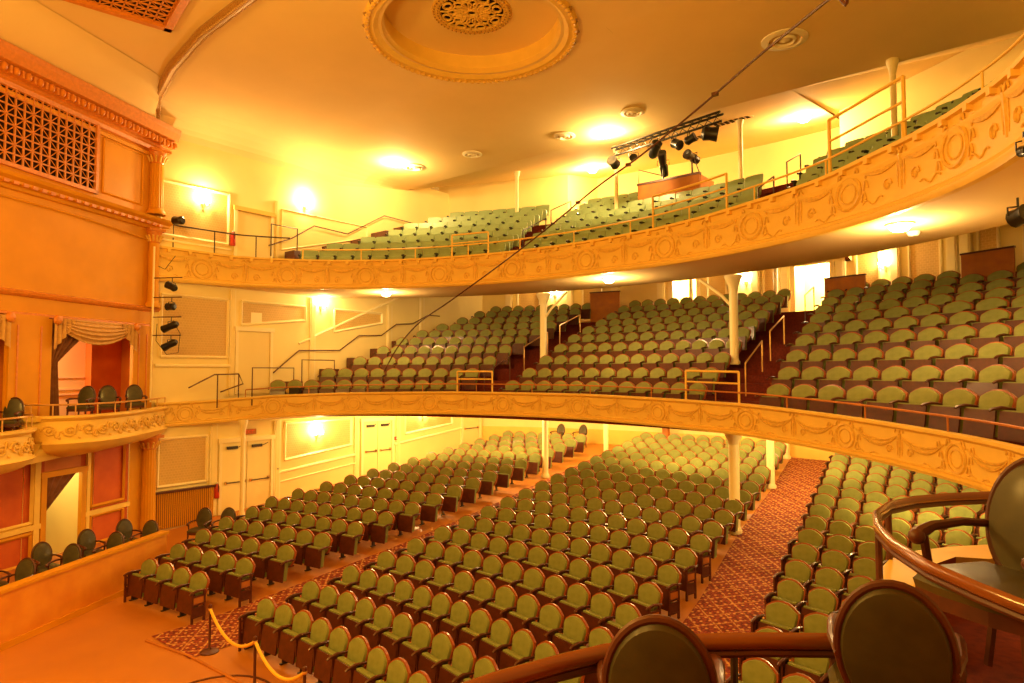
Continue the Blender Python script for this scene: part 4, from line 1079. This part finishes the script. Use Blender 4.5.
# ------------------------------------------------------------------ oval-back box chairs
def oval(rx, rz, n=28): return [(rx*math.cos(2*pi*i/n), rz*math.sin(2*pi*i/n)) for i in range(n)]
def make_chair(label, group, kc='greend'):
    t = empty('oval_back_armchair', (0,0,0), label=label, cat='chair', group=group)
    XB = Matrix.Translation((0,.24,.70)) @ Matrix.Rotation(R(-10),4,'X')
    g = MB(); g.tube([(x*.98,0,z*1.0) for x, z in oval(.208,.292,36)], .018, 'wood', 8, closed=True, X=XB)
    for sx in (-1,1): g.tube([(sx*.15,.01,-.21),(sx*.16,.02,-.36),(sx*.19,.05,-.68)], .02, 'wood', 6, X=XB)
    br = g.build('backrest', t, True)
    g = MB(); g.puff(oval(.195,.278,36), [(1,.012),(1.0,-.012),(.93,-.04),(.6,-.052)], kc, XB); g.puff(oval(.195,.278,36), [(.7,.045),(.95,.03),(1,.012)], kc, XB); g.build('back_cushion', br, True)
    g = MB(); out = [(-.23,-.24),(-.1,-.27),(.1,-.27),(.23,-.24),(.26,-.05),(.22,.2),(-.22,.2),(-.26,-.05)]
    for q, z0, z1, s in (('wood',.36,.42,1.),):
        g.add([(x,y,z0) for x,y in out]+[(x,y,z1) for x,y in out], [tuple(reversed(range(8))),tuple(range(8,16))]+[(i,(i+1)%8,(i+1)%8+8,i+8) for i in range(8)], q)
    st = g.build('seat_frame', t)
    g = MB(); vs = []
    lay = ((1,.42),(1.03,.455),(.93,.49),(.6,.505))
    for s, z in lay: vs += [(x*s,y*s,z) for x,y in out]
    g.add(vs, [(k*8+i,k*8+(i+1)%8,(k+1)*8+(i+1)%8,(k+1)*8+i) for k in range(3) for i in range(8)]+[tuple(range(24,32))], kc); g.build('seat_cushion', st, True)
    for sx in (-1,1):
        g = MB(); g.tube([(sx*.20,.25,.66),(sx*.235,.1,.675),(sx*.245,-.1,.67),(sx*.24,-.19,.65),(sx*.235,-.215,.635)], [.018,.02,.024,.03,.034], 'wood', 8); g.ball((sx*.235,-.215,.635), .036, 'wood', 10)
        g.tube([(sx*.235,-.17,.64),(sx*.25,-.13,.53),(sx*.235,-.12,.40)], .02, 'wood', 6); g.build('armrest', t, True)
        g = MB(); g.tube([(sx*.21,-.22,.38),(sx*.22,-.23,.2),(sx*.2,-.25,0)], [.026,.02,.014], 'wood', 6); g.build('leg', t, True)
    return t
cg = 'oval-back armchairs in the near box'
chA = make_chair('oval dark-olive armchair back in the foreground, just left of the wide aisle', cg); reg(chA)
def place(px, py, pz, rz, label, group, sc=1., first=[True]):
    if first[0]: chA.location = (px,py,pz); chA.rotation_euler = (0,0,rz); chA.scale = (sc,)*3; chA['label'] = label; chA['group'] = group; first[0] = False; return chA
    return copy_tree(chA, loc=(px,py,pz), rz=rz, label=label, group=group, scale=(sc,)*3)
FACE = lambda dx, dy: math.atan2(dy, dx)+pi/2      # the chair's front (-y) looks along (dx, dy)
CH = {}
place(9.0,2.33,2.85,FACE(-.43,.9),'foreground oval armchair back at lower centre, left of the other foreground chair',cg,.91)
place(9.70,2.88,2.99,FACE(-.16,.99),'foreground oval armchair at lower right, in front of the curved rail',cg,.88)
place(10.02,3.54,3.22,FACE(-.492,-.871),'darkest oval armchair at the right edge, beyond the curved rail',cg)
# chairs in the far stage box
for i, (x, y, lab) in enumerate(((-8.9,6.1,'oval armchair in the far stage box, leftmost of its three'),(-9.25,6.85,'middle oval armchair of the three in the far stage box'),(-9.6,7.65,'oval armchair in the far stage box, next to the arch corner'))):
    place(x,y,3.23,FACE(.9,-.2) if i else FACE(.7,-.7),lab,'oval armchairs in the far stage boxes')
place(-8.15,4.4,3.0,FACE(.8,-.6),'oval armchair in the stepped-down stage box, right one of its pair','oval armchairs in the far stage boxes')
place(-7.75,3.75,3.0,FACE(.8,-.6),'oval armchair in the stepped-down stage box, at the left picture edge','oval armchairs in the far stage boxes')
# chairs on the floor of the ground box, in two lines
gc = [(-5.95,3.9,0),(-5.40,4.15,1),(-6.5,4.95,0),(-5.92,5.1,1),(-7.05,5.98,0),(-6.35,6.1,1),(-7.5,6.95,0),(-6.95,7.1,1)]
for x, y, f in gc:
    k = gc.index((x,y,f)); pair = ['at the left picture edge','second pair from the left edge','third pair from the left edge','beside the arch pillar'][k//2]
    place(x+.10,y-.22,.0,FACE(.95,.1) if f == 0 else FACE(.6,-.8),'oval armchair behind the orange parapet, %s, %s row' % (pair, 'wall-side' if f == 0 else 'parapet-side'),'oval armchairs in the ground-floor box',.93)
place(-7.95,8.75,FL(8.7),FACE(.6,-.8),'oval armchair standing beside the radiator, behind the second seat row','oval armchairs by the radiator')
place(-7.3,9.1,FL(9),FACE(.6,-.8),'oval armchair near the radiator, closer to the first double door','oval armchairs by the radiator')
for x, lab in ((-6.4,'lone oval chair back by the ground-floor rear wall, left of the white post'),(-5.4,'lone oval chair back by the ground-floor rear wall, right of the white post')):
    p = el_x(9.2,x); place(p.x,p.y-.4,FL(24.3),0,lab,'chairs by the ground-floor rear wall')

# ---- near box rails
t = empty('box_rail', (8.8,1.7,0), label='polished mahogany rail crossing the bottom of the picture behind two chairs', cat='rail')
def rail(g, pts, zt):
    P = [Vector((a-8.8,b-1.7,zt)) for a, b in pts]; g.tube([(p.x,p.y,p.z) for p in P], .029, 'woodrail', 10, flat=1.2); g.tube([(p.x,p.y,p.z-.048) for p in P], .019, 'wood', 8); return P
g = MB(); r1 = [(8.52,1.46),(8.61,1.82),(8.71,2.09),(8.79,2.27),(8.89,2.42),(9.05,2.61),(9.24,2.78),(9.45,2.94),(9.67,3.07)]
rail(g, r1, 3.49); g.build('handrail', t, True)
for a, b in ((9.15,2.70),(8.66,1.96)):
    g = MB(); g.tube([(a-8.8,b-1.7,3.46),(a-8.8,b-1.7,3.0)], .016, 'dark', 8); g.build('rail_post', t, True)
t = empty('box_rail', (9.5,4.5,0), label='mahogany rail looping around the next box at the right edge', cat='rail')
g = MB(); r2 = [(10.32, 2.86), (10.09, 3.02), (9.95, 3.16), (9.76, 3.38), (9.59, 3.68), (9.46, 4.03), (9.39, 4.39), (9.4, 4.73), (9.5, 5.05), (9.67, 5.32), (9.89, 5.57), (10.28, 5.81)]
P = [(a-9.5,b-4.5,3.75) for a, b in r2]; g.tube(P, .024, 'woodrail', 10, flat=1.2); g.tube([(a,b,c-.04) for a,b,c in P], .017, 'wood', 8); g.build('handrail', t, True)
for a, b in ((9.46, 4.03),(9.4, 4.73),(9.89, 5.57)):
    g = MB(); g.tube([(a-9.5,b-4.5,3.72),(a-9.5,b-4.5,3.42)], .018, 'wood', 8); g.build('rail_post', t, True)
# next box: upholstered ledge and front
t = empty('near_theatre_box', (0,0,0), label='next side box at the right edge with cream ledge below its rail', cat='theatre box')
g = MB(); n = len(r2)
r3 = r2[4:]; m = len(r3)
g.add([(a,b,3.42) for a,b in r3]+[(a+.22*(1 if i < 6 else .5),b-(.0 if i < 5 else .2),3.42) for i,(a,b) in enumerate(r3)], [(i,i+1,m+i+1,m+i) for i in range(m-1)], 'gold'); g.build('ledge', t)
g = MB(); g.add([(a,b,3.42) for a,b in r3]+[(a,b,2.7) for a,b in r3], [(i,m+i,m+i+1,i+1) for i in range(m-1)], 'gold'); g.build('front_panel', t)
g = MB(); g.add([(a+.22,b,3.42) for a,b in r3[:-3]]+[(a+.22,b,3.1) for a,b in r3[:-3]], [(i,m-3+i,m-3+i+1,i+1) for i in range(m-4)], 'stepc'); g.build('inner_lining', t)
g = MB(); g.add([(a,b,3.2) for a,b in r2]+[(10.9,5.8,3.2),(10.9,2.8,3.2)], [tuple(range(n+2))], 'stepc'); g.build('box_floor', t)
t = empty('near_theatre_box', (0,0,0), label='dark floor of the side box the picture is taken from', cat='theatre box')
g = MB(); n = len(r1); 
g.add([(a,b,2.89) for a,b in r1]+[(10.9,3.0,2.89),(10.9,-.8,2.89),(8.4,-.8,2.89)], [tuple(range(n+3))], 'stepc'); g.build('box_floor', t)
g = MB(); g.add([(a,b,2.5) for a,b in r1]+[(a,b,2.95) for a,b in r1], [(i,i+1,n+i+1,n+i) for i in range(n-1)], 'gold'); g.build('kerb', t)

g = MB(); g.box((8.4,-2.6,6.25),(11.2,2.2,6.45),'gold'); g.box((11.0,-2.6,2.5),(11.2,2.2,6.25),'orange'); g.build('shade_slab_near_box', kind='structure')  # unseen slab with side wall, added to shade the near box chairs
# ------------------------------------------------------------------ rails of the tiers
def tier_rail(name, zt, dz, x0, x1, k, r, step, label, o=.02, n=60, zextra=0):
    t = empty(name, (0,0,0), label=label, cat='rail'); T = arc_table(o, 300)
    pts = [p for p in T[0] if x0 <= p.x <= x1]
    g = MB(); g.tube([(p.x,p.y,zt(p.x)+dz) for p in pts], r, k, 6); g.build('handrail', t, True)
    last = None; g = None
    for p in pts:
        if last is None or (p-last).length > step:
            g = MB(); g.tube([(p.x,p.y,zt(p.x)),(p.x,p.y,zt(p.x)+dz)], r*.8, k, 6); g.build('rail_post', t, True); last = p
    return t
tier_rail('balcony_rail', zB, .24, -9.9, 10.4, 'woodl', .02, 1.9, 'low brass-brown rail along the top of the lower balcony front')
tier_rail('gallery_rail', zG, .36, -8.9, 10.4, 'gold', .024, 1.85, 'ochre pipe rail along the top of the upper gallery front')
tier_rail('gallery_rail', zG, .72, -10.55, -9.15, 'dark', .024, 1.2, 'dark iron rail at the wall end of the gallery front')
def gate(xa, xb, zt, h, k, label, name, o=.05, r=.028):
    t = empty(name, (0,0,0), label=label, cat='rail'); g = MB()
    A_, B_ = el_x(o,xa), el_x(o,xb); za, zb = zt(xa), zt(xb)
    for q in (h, h*.62): g.tube([(A_.x,A_.y,za+q)]+[(el_x(o,x).x,el_x(o,x).y,zt(x)+q) for x in [xa+(xb-xa)*i/6 for i in range(1,6)]]+[(B_.x,B_.y,zb+q)], r*(1 if q == h else .8), k, 6)
    g.build('cross_bar', t, True)
    for P_, z in ((A_,za),(B_,zb)):
        g = MB(); g.tube([(P_.x,P_.y,z-.02),(P_.x,P_.y,z+h)], r, k, 6); g.build('rail_post', t, True)
gate(-4.4,-3.2,zB,.64,'gold','raised ochre guard rail at the foot of the far balcony aisle','guard_rail')
gate(3.25,4.75,zB,.72,'gold','raised ochre guard rail at the foot of the near balcony aisle','guard_rail')
gate(-4.6,-3.35,zG,.72,'gold','raised ochre guard rail on the gallery front, far aisle','guard_rail',r=.026)
gate(2.3,4.5,zG,.9,'gold','long raised ochre guard rail on the gallery front, centre','guard_rail',r=.03)
gate(7.05,8.5,zG,1.15,'gold','raised ochre guard rail on the gallery front nearest the camera','guard_rail',r=.035)
# aisle handrails
def hrail(pts, posts, k, label, name='handrail', r=.022):
    t = empty(name, pts[0], label=label, cat='handrail'); o = Vector(pts[0])
    g = MB(); g.tube([tuple(Vector(p)-o) for p in pts], r, k, 6); g.build('rail_pipe', t, True)
    for a, b in posts:
        g = MB(); g.tube([tuple(Vector(a)-o), tuple(Vector(b)-o)], r*.85, k, 6); g.build('rail_post', t, True)
    return t
def aisle(x, o0, o1, fl, offs, k, label, h=.85):
    zf = lambda o: lerp_t(list(zip(offs, fl)), o)
    a = el_x(o0,x); b = el_x(o1,x)
    pa1 = (a.x,a.y,zf(o0)+h); pb1 = (b.x,b.y,zf(o1)+h)
    hrail([(a.x,a.y,zf(o0)+h*.55), pa1, pb1, (b.x,b.y,zf(o1)+h*.5)], [((a.x,a.y,zf(o0)),pa1),((b.x,b.y,zf(o1)),pb1)], k, label)
aisle(-4.1,.9,2.2,bo_fl[:10],bo_off[:10],'wood','lowest dark handrail in the far balcony aisle')
aisle(-4.1,3.0,4.4,bo_fl[:10],bo_off[:10],'brass','middle handrail in the far balcony aisle')
aisle(-4.1,5.2,6.6,bo_fl[:10],bo_off[:10],'brass','upper handrail in the far balcony aisle')
aisle(4.3,1.6,2.9,bo_fl[:10],bo_off[:10],'brass','lowest bright handrail in the near balcony aisle')
aisle(4.3,3.6,4.9,bo_fl[:10],bo_off[:10],'brass','middle bright handrail in the near balcony aisle')
aisle(4.3,7.2,8.3,bo_fl[:10],bo_off[:10],'wood','top handrail before the open rear doorway')
aisle(-3.2,1.6,2.9,go_fl,go_off,'dark','dark handrail in the far gallery aisle, lower one')
aisle(-3.7,4.0,5.3,go_fl,go_off,'dark','dark handrail in the far gallery aisle, upper one')
aisle(4.7,4.2,5.6,go_fl,go_off,'dark','dark handrail beside the spotlight booth, at gallery stairs')
aisle(4.9,1.2,2.4,go_fl,go_off,'wood','brown handrail at the foot of the near gallery stairs')
# zigzag handrails on the left wall
W = -10.38
hrail([(W,12.35,4.55),(W,13.35,5.35),(W,15.1,5.4),(W,16.0,6.0),(W,17.1,6.05),(W,17.9,6.55),(W,18.8,6.62),(W,19.7,7.05),(W,20.4,7.05)], [], 'wood', 'long zigzag brown handrail climbing the middle-level wall')
hrail([(W,12.1,8.95),(W,13.0,9.35),(W,13.9,9.95),(W,15.4,9.9),(W,17.2,10.95),(W,19.6,10.9)], [], 'wood', 'zigzag brown handrail climbing the gallery wall')
hrail([(-10.0,9.3,4.1),(-10.0,10.1,4.5),(-10.0,10.9,4.52),(-10.0,11.05,4.2),(-10.0,10.3,3.95)], [((-10.0,10.2,3.45),(-10.0,10.2,4.5)),((-10.0,10.9,3.45),(-10.0,10.9,4.5))], 'wood', 'bent brown handrail at the wall end of the lower balcony')
hrail([(-9.7,11.2,3.5),(-9.7,11.2,4.72),(-9.75,12.75,4.72),(-9.75,12.75,3.9)], [], 'wood', 'square hoop handrail in front of the middle-level door')
hrail([(-9.5,12.9,3.9),(-9.5,12.9,5.0),(-9.6,14.3,5.0),(-9.6,14.3,4.3)], [], 'wood', 'square hoop handrail beside the first balcony steps')
hrail([(-9.9,11.9,8.5),(-9.9,11.9,9.6),(-9.9,12.9,9.6),(-9.9,12.9,8.5)], [], 'dark', 'dark hoop handrail beside the gallery door')
# dark red stepped blocks along the wall side of both tiers
for (offs, fls, xs_, nm) in ((bo_off, bo_fl, [-10.4,-10.05,-9.95,-9.95,-10.0,-10.0,-9.9], 'balcony'), (go_off, go_fl, [-9.9,-9.95,-9.7,-9.5,-9.6,-9.4,-9.2], 'gallery')):
    for i in range(1, 6):
        a = el_x(offs[i]+.05, xs_[i]-.25)
        g = MB(); g.box((-10.42,a.y-.1,fls[i]-.5),(xs_[i]+.12,a.y+.35,fls[i]+.42 if nm == 'balcony' else fls[i]+.5),'wood')
        g.build('step_wall', label='dark red stepped wall block %s from the bottom, beside the %s wall steps' % (NUM[i-1], nm), cat='step wall', group='stepped wall blocks of the ' + nm)

# ------------------------------------------------------------------ spotlight booth, truss, stage lights
t = empty('spotlight_booth', (.62,20.3,10.2), label='orange timber booth front in the middle of the gallery', cat='booth')
g = MB(); g.box((-1.12,-.05,0),(1.12,.05,.9),'woodl'); g.box((-1.14,-.08,.88),(1.14,.08,.95),'wood'); g.box((1.06,0,0),(1.12,1.2,.9),'woodl'); g.box((-1.12,0,0),(-1.06,1.2,.9),'woodl'); g.build('booth_panel', t)
g = MB(); g.tube([(-1.1,.0,.95),(-1.1,0,1.45),(-.4,.3,1.2),(-.4,.3,.95)], .018, 'black', 6); g.build('guard_frame', t); g = MB(); g.tube([(1.1,0,.95),(.75,.3,1.7),(.75,.3,.95)], .018, 'black', 6); g.build('guard_frame', t)
def follow(x, y, z, rz, tilt, L, label):
    t = empty('follow_spotlight', (x,y,z), rz, label=label, cat='spotlight', group='follow spotlights in the booth')
    g = MB(); g.tube([(0,0,0),(0,0,-.7)], .03, 'black', 8); g.tube([(0,0,-.5),(.25,.1,-.75)], .02, 'black', 6); g.tube([(0,0,-.5),(-.25,.1,-.75)], .02, 'black', 6); g.build('stand', t)
    X = Matrix.Rotation(tilt,4,'X'); g = MB(); g.lathe([(0,-L/2),(.13,-L/2),(.15,-L*.1),(.11,-.0),(.13,.05),(.16,L/2-.1),(.17,L/2),(.12,L/2),(0,L/2-.04)], 'black', 14, X=X); g.build('lamp_body', t, True)
    g = MB(); g.tube([(-.2,0,-.05),(-.2,0,.12),(.2,0,.12),(.2,0,-.05)], .014, 'black', 6); g.build('yoke', t)
follow(.35,20.5,11.75,.3,R(55),.95,'larger black follow spotlight on the left of the booth')
follow(1.35,20.6,11.8,-.2,R(80),.6,'smaller black follow spotlight on the right of the booth')
t = empty('lighting_truss', (0,0,0), label='long black lighting truss hanging in front of the gallery rear ceiling', cat='truss')
TA, TB_ = Vector((-.75,19.0,11.98)), Vector((3.25,18.3,12.0)); g = MB()
offs3 = [Vector((0,-.12,.12)),Vector((0,.12,.12)),Vector((0,0,-.12))]
for o in offs3: g.tube([TA+o, TB_+o], .038, 'black', 6)
for i in range(14):
    a = TA.lerp(TB_, i/14); b = TA.lerp(TB_, (i+1)/14)
    for u, v in ((0,1),(1,2),(2,0)): g.tube([a+offs3[u], b+offs3[v]], .014, 'black', 4)
g.build('truss_frame', t)
def fixture(p, rz, tilt, L, r, label, grp, pipe=.25):
    t = empty('stage_light', p, rz, label=label, cat='stage light', group=grp)
    X = Matrix.Translation((0,0,-pipe)) @ Matrix.Rotation(tilt,4,'X')
    g = MB(); g.lathe([(0,-L*.4),(r*.6,-L*.4),(r,-L*.25),(r*.9,L*.1),(r*1.05,L*.5),(r*.8,L*.5),(r*.3,L*.42),(0,L*.42)], 'black', 12, X=X); g.build('lamp_body', t, True)
    g = MB(); g.tube([(-r*1.25,0,-pipe),(-r*1.25,0,-pipe*.45),(0,0,-pipe*.35),(r*1.25,0,-pipe*.45),(r*1.25,0,-pipe)], .012, 'black', 5); g.tube([(0,0,-pipe*.35),(0,0,.04)], .014, 'black', 5); g.build('yoke', t)
for i, (f, a, L, r) in enumerate(((.02,70,.34,.14),(.22,110,.3,.1),(.42,60,.5,.13),(.62,120,.3,.12),(.74,70,.3,.11),(.9,100,.42,.17))):
    p = TA.lerp(TB_, f); fixture((p.x,p.y-.05,p.z-.15), .4*i, R(a), L*1.25, r*1.25, 'black stage light on the hanging truss, %s from its left end' % NUM[i], 'stage lights on the truss')
# side ladder of lights beside the arch
for i, (z, tl, L, lab) in enumerate(((7.3,65,.36,'topmost of the four black lights beside the stage arch'),(6.72,90,.3,'round-faced black light, second from top beside the stage arch'),(6.15,110,.55,'long black light, third from top beside the stage arch'),(5.62,115,.5,'lowest black light on the pipes beside the stage arch'))):
    fixture((-9.55,8.55,z), SL+.5, R(tl), L, .11, lab, 'black lights on the side pipes', .22)
t = empty('light_pipe_ladder', (0,0,0), label='upright pipe with four short arms carrying lights beside the stage arch', cat='pipe stand')
g = MB(); g.tube([(-10.1,8.25,3.7),(-10.1,8.25,8.3)], .03, 'creamtrim', 8); g.build('upright', t)
for z in (7.36,6.78,6.2,5.66):
    g = MB(); g.tube([(-10.1,8.25,z),(-9.3,8.72,z)], .016, 'wood', 6); g.build('cross_arm', t)
g = MB(); g.tube([(-9.55,8.6,6.1),(-9.3,8.7,5.7),(-9.4,8.7,5.15),(-9.7,8.5,5.1),(-9.95,8.3,5.5),(-9.9,8.3,6.)], .01, 'black', 5); g.tube([(-9.5,8.6,8.0),(-9.7,8.4,7.6),(-9.9,8.3,7.7)], .01, 'black', 5); g.build('cable', t)
fixture((-9.75,8.8,9.15), SL+.2, R(85), .4, .13, 'black light clamped to the end of the gallery rail by the cornice', 'light on the gallery rail end', .02)
fixture((10.04,10.08,6.7), .8, R(80), .26, .115, 'black stage light cut by the right picture edge, under the gallery', 'lights at the right picture edge', .2)
fixture((10.12,10.05,7.5), .5, R(100), .2, .07, 'small black light at the right picture edge, over the gallery front', 'lights at the right picture edge', .2)
# slotted vents in the gallery rear ceiling
def slots(x, y, z, rz, n, label):
    t = empty('slotted_vent', (x,y,z), rz, label=label, cat='vent', group='slotted vents above the gallery'); g = MB(); g.box((-.05,-.16,0),(n*.17+.03,.16,.02),'grey'); g.build('vent_plate', t); g = MB()
    for i in range(n):
        for s in (-1,1): g.box((i*.17,s*.075-.055,-.012),(i*.17+.11,s*.075+.055,.0),'void')
    g.build('slot', t)
slots(2.25,20.4,12.60,-.12,7,'slotted dark vent above the gallery, right of the spotlight booth')
slots(.7,21.6,12.78,-.12,4,'slotted dark vent partly behind the follow spotlights')
# hanging cable with clamps
CB = [(8.9, 7.7, 12.55), (8.51, 8.67, 9.41), (8.13, 9.26, 9.57), (6.67, 11.02, 9.95), (5.0, 12.5, 9.97), (3.09, 13.55, 9.63), (1.44, 14.29, 9.34), (-0.49, 14.84, 8.66), (-2.34, 14.94, 7.81), (-4.31, 14.83, 6.84), (-5.74, 14.87, 6.24), (-6.87, 14.91, 5.44), (-7.66, 14.97, 4.58)]
g = MB()
def cat(P, n):
    out = []; P = [Vector(p) for p in P]
    for i in range(len(P)-1):
        p0 = P[max(0,i-1)]; p1 = P[i]; p2 = P[i+1]; p3 = P[min(len(P)-1,i+2)]
        for k in range(n):
            u = k/n; out.append(.5*((2*p1)+(-p0+p2)*u+(2*p0-5*p1+4*p2-p3)*u*u+(-p0+3*p1-3*p2+p3)*u**3))
    out.append(P[-1]); return out
t = empty('hanging_cable', CB[0], label='dark cable slung diagonally across the hall from ceiling to balcony', cat='cable'); o0 = Vector(CB[0])
g.tube([p-o0 for p in cat(CB, 8)], .022, 'wood', 6); g.build('cable_run', t, True)
cc = cat(CB, 8)
for p in (cc[30], cc[42], cc[51]):
    g = MB(); g.box((-.06,-.035,-.035),(.06,.035,.035),'wood',Matrix.Translation(Vector(p)-o0)); g.build('clamp', t)

# stanchions with yellow rope
sp = [(-1.52,5.86,-.42),(.42,5.62,-.42),(1.95,5.5,-.42)]
for i, p in enumerate(sp):
    t = empty('stanchion', p, label=['thin brown stanchion standing on the carpet, leftmost of the rope posts','thin brown stanchion in the middle of the yellow ropes','thin brown stanchion nearest the bottom picture edge'][i], cat='stanchion', group='rope stanchions before the front row')
    g = MB(); g.lathe([(.16,0),(.16,.02),(.04,.05),(.022,.08),(.022,.76),(.035,.78),(.03,.83),(0,.85)], 'wood', 14); g.build('pole', t, True)
    g = MB(); g.ball((0,0,.76), .04, 'brass', 8); g.build('rope_hook', t, True)
for i, (a, b) in enumerate(zip(sp, sp[1:])):
    a, b = Vector(a)+Vector((0,0,.76)), Vector(b)+Vector((0,0,.76))
    g = MB(); g.tube([a.lerp(b, u)-Vector((0,0,.30*4*u*(1-u))) for u in [k/14 for k in range(15)]], .026, 'ropey', 8)
    g.build('barrier_rope', None, True, label=['sagging yellow rope between the left and middle stanchions','sagging yellow rope between the middle stanchion and the bottom edge'][i], cat='rope', group='yellow barrier ropes')
# coat left on the balcony front rail
g = MB(); g.box((-.16,-.1,0),(.2,.1,.2),'black'); g.ball((-.2,0,.1), .12, 'brocade', 8, (1,.8,.8)); p = el_x(.3,-9.25)
o = g.build('draped_bundle', label='small dark bundle lying on the lower balcony rail near the wall', cat='bundle'); o.location = (p.x,p.y,3.85); o.rotation_euler = (0,0,.6)

# ------------------------------------------------------------------ world, camera, render look
w = bpy.data.worlds.new('World'); bpy.context.scene.world = w; w.use_nodes = True
bg = w.node_tree.nodes['Background']; bg.inputs[0].default_value = (1., .42, .06, 1); bg.inputs[1].default_value = .32
cam = bpy.data.cameras.new('camera'); cam.sensor_width = 36; cam.lens = 650/1024*36; cam.clip_start = .05; cam.clip_end = 200
co = bpy.data.objects.new('camera', cam); col.objects.link(co); co.location = CAM; co.rotation_euler = (R(90)+PIT, 0, YAW)
sc = bpy.context.scene; sc.camera = co
sc.view_settings.view_transform = 'Standard'; sc.view_settings.look = 'None'; sc.view_settings.gamma = 1; sc.view_settings.use_curve_mapping = False
sc.view_settings.exposure = .98
sc.cycles.max_bounces = 6; sc.cycles.diffuse_bounces = 4; sc.cycles.glossy_bounces = 2; sc.cycles.transmission_bounces = 2
sc.cycles.caustics_reflective = False; sc.cycles.caustics_refractive = False; sc.cycles.sample_clamp_indirect = 4.
sc.cycles.use_denoising = True
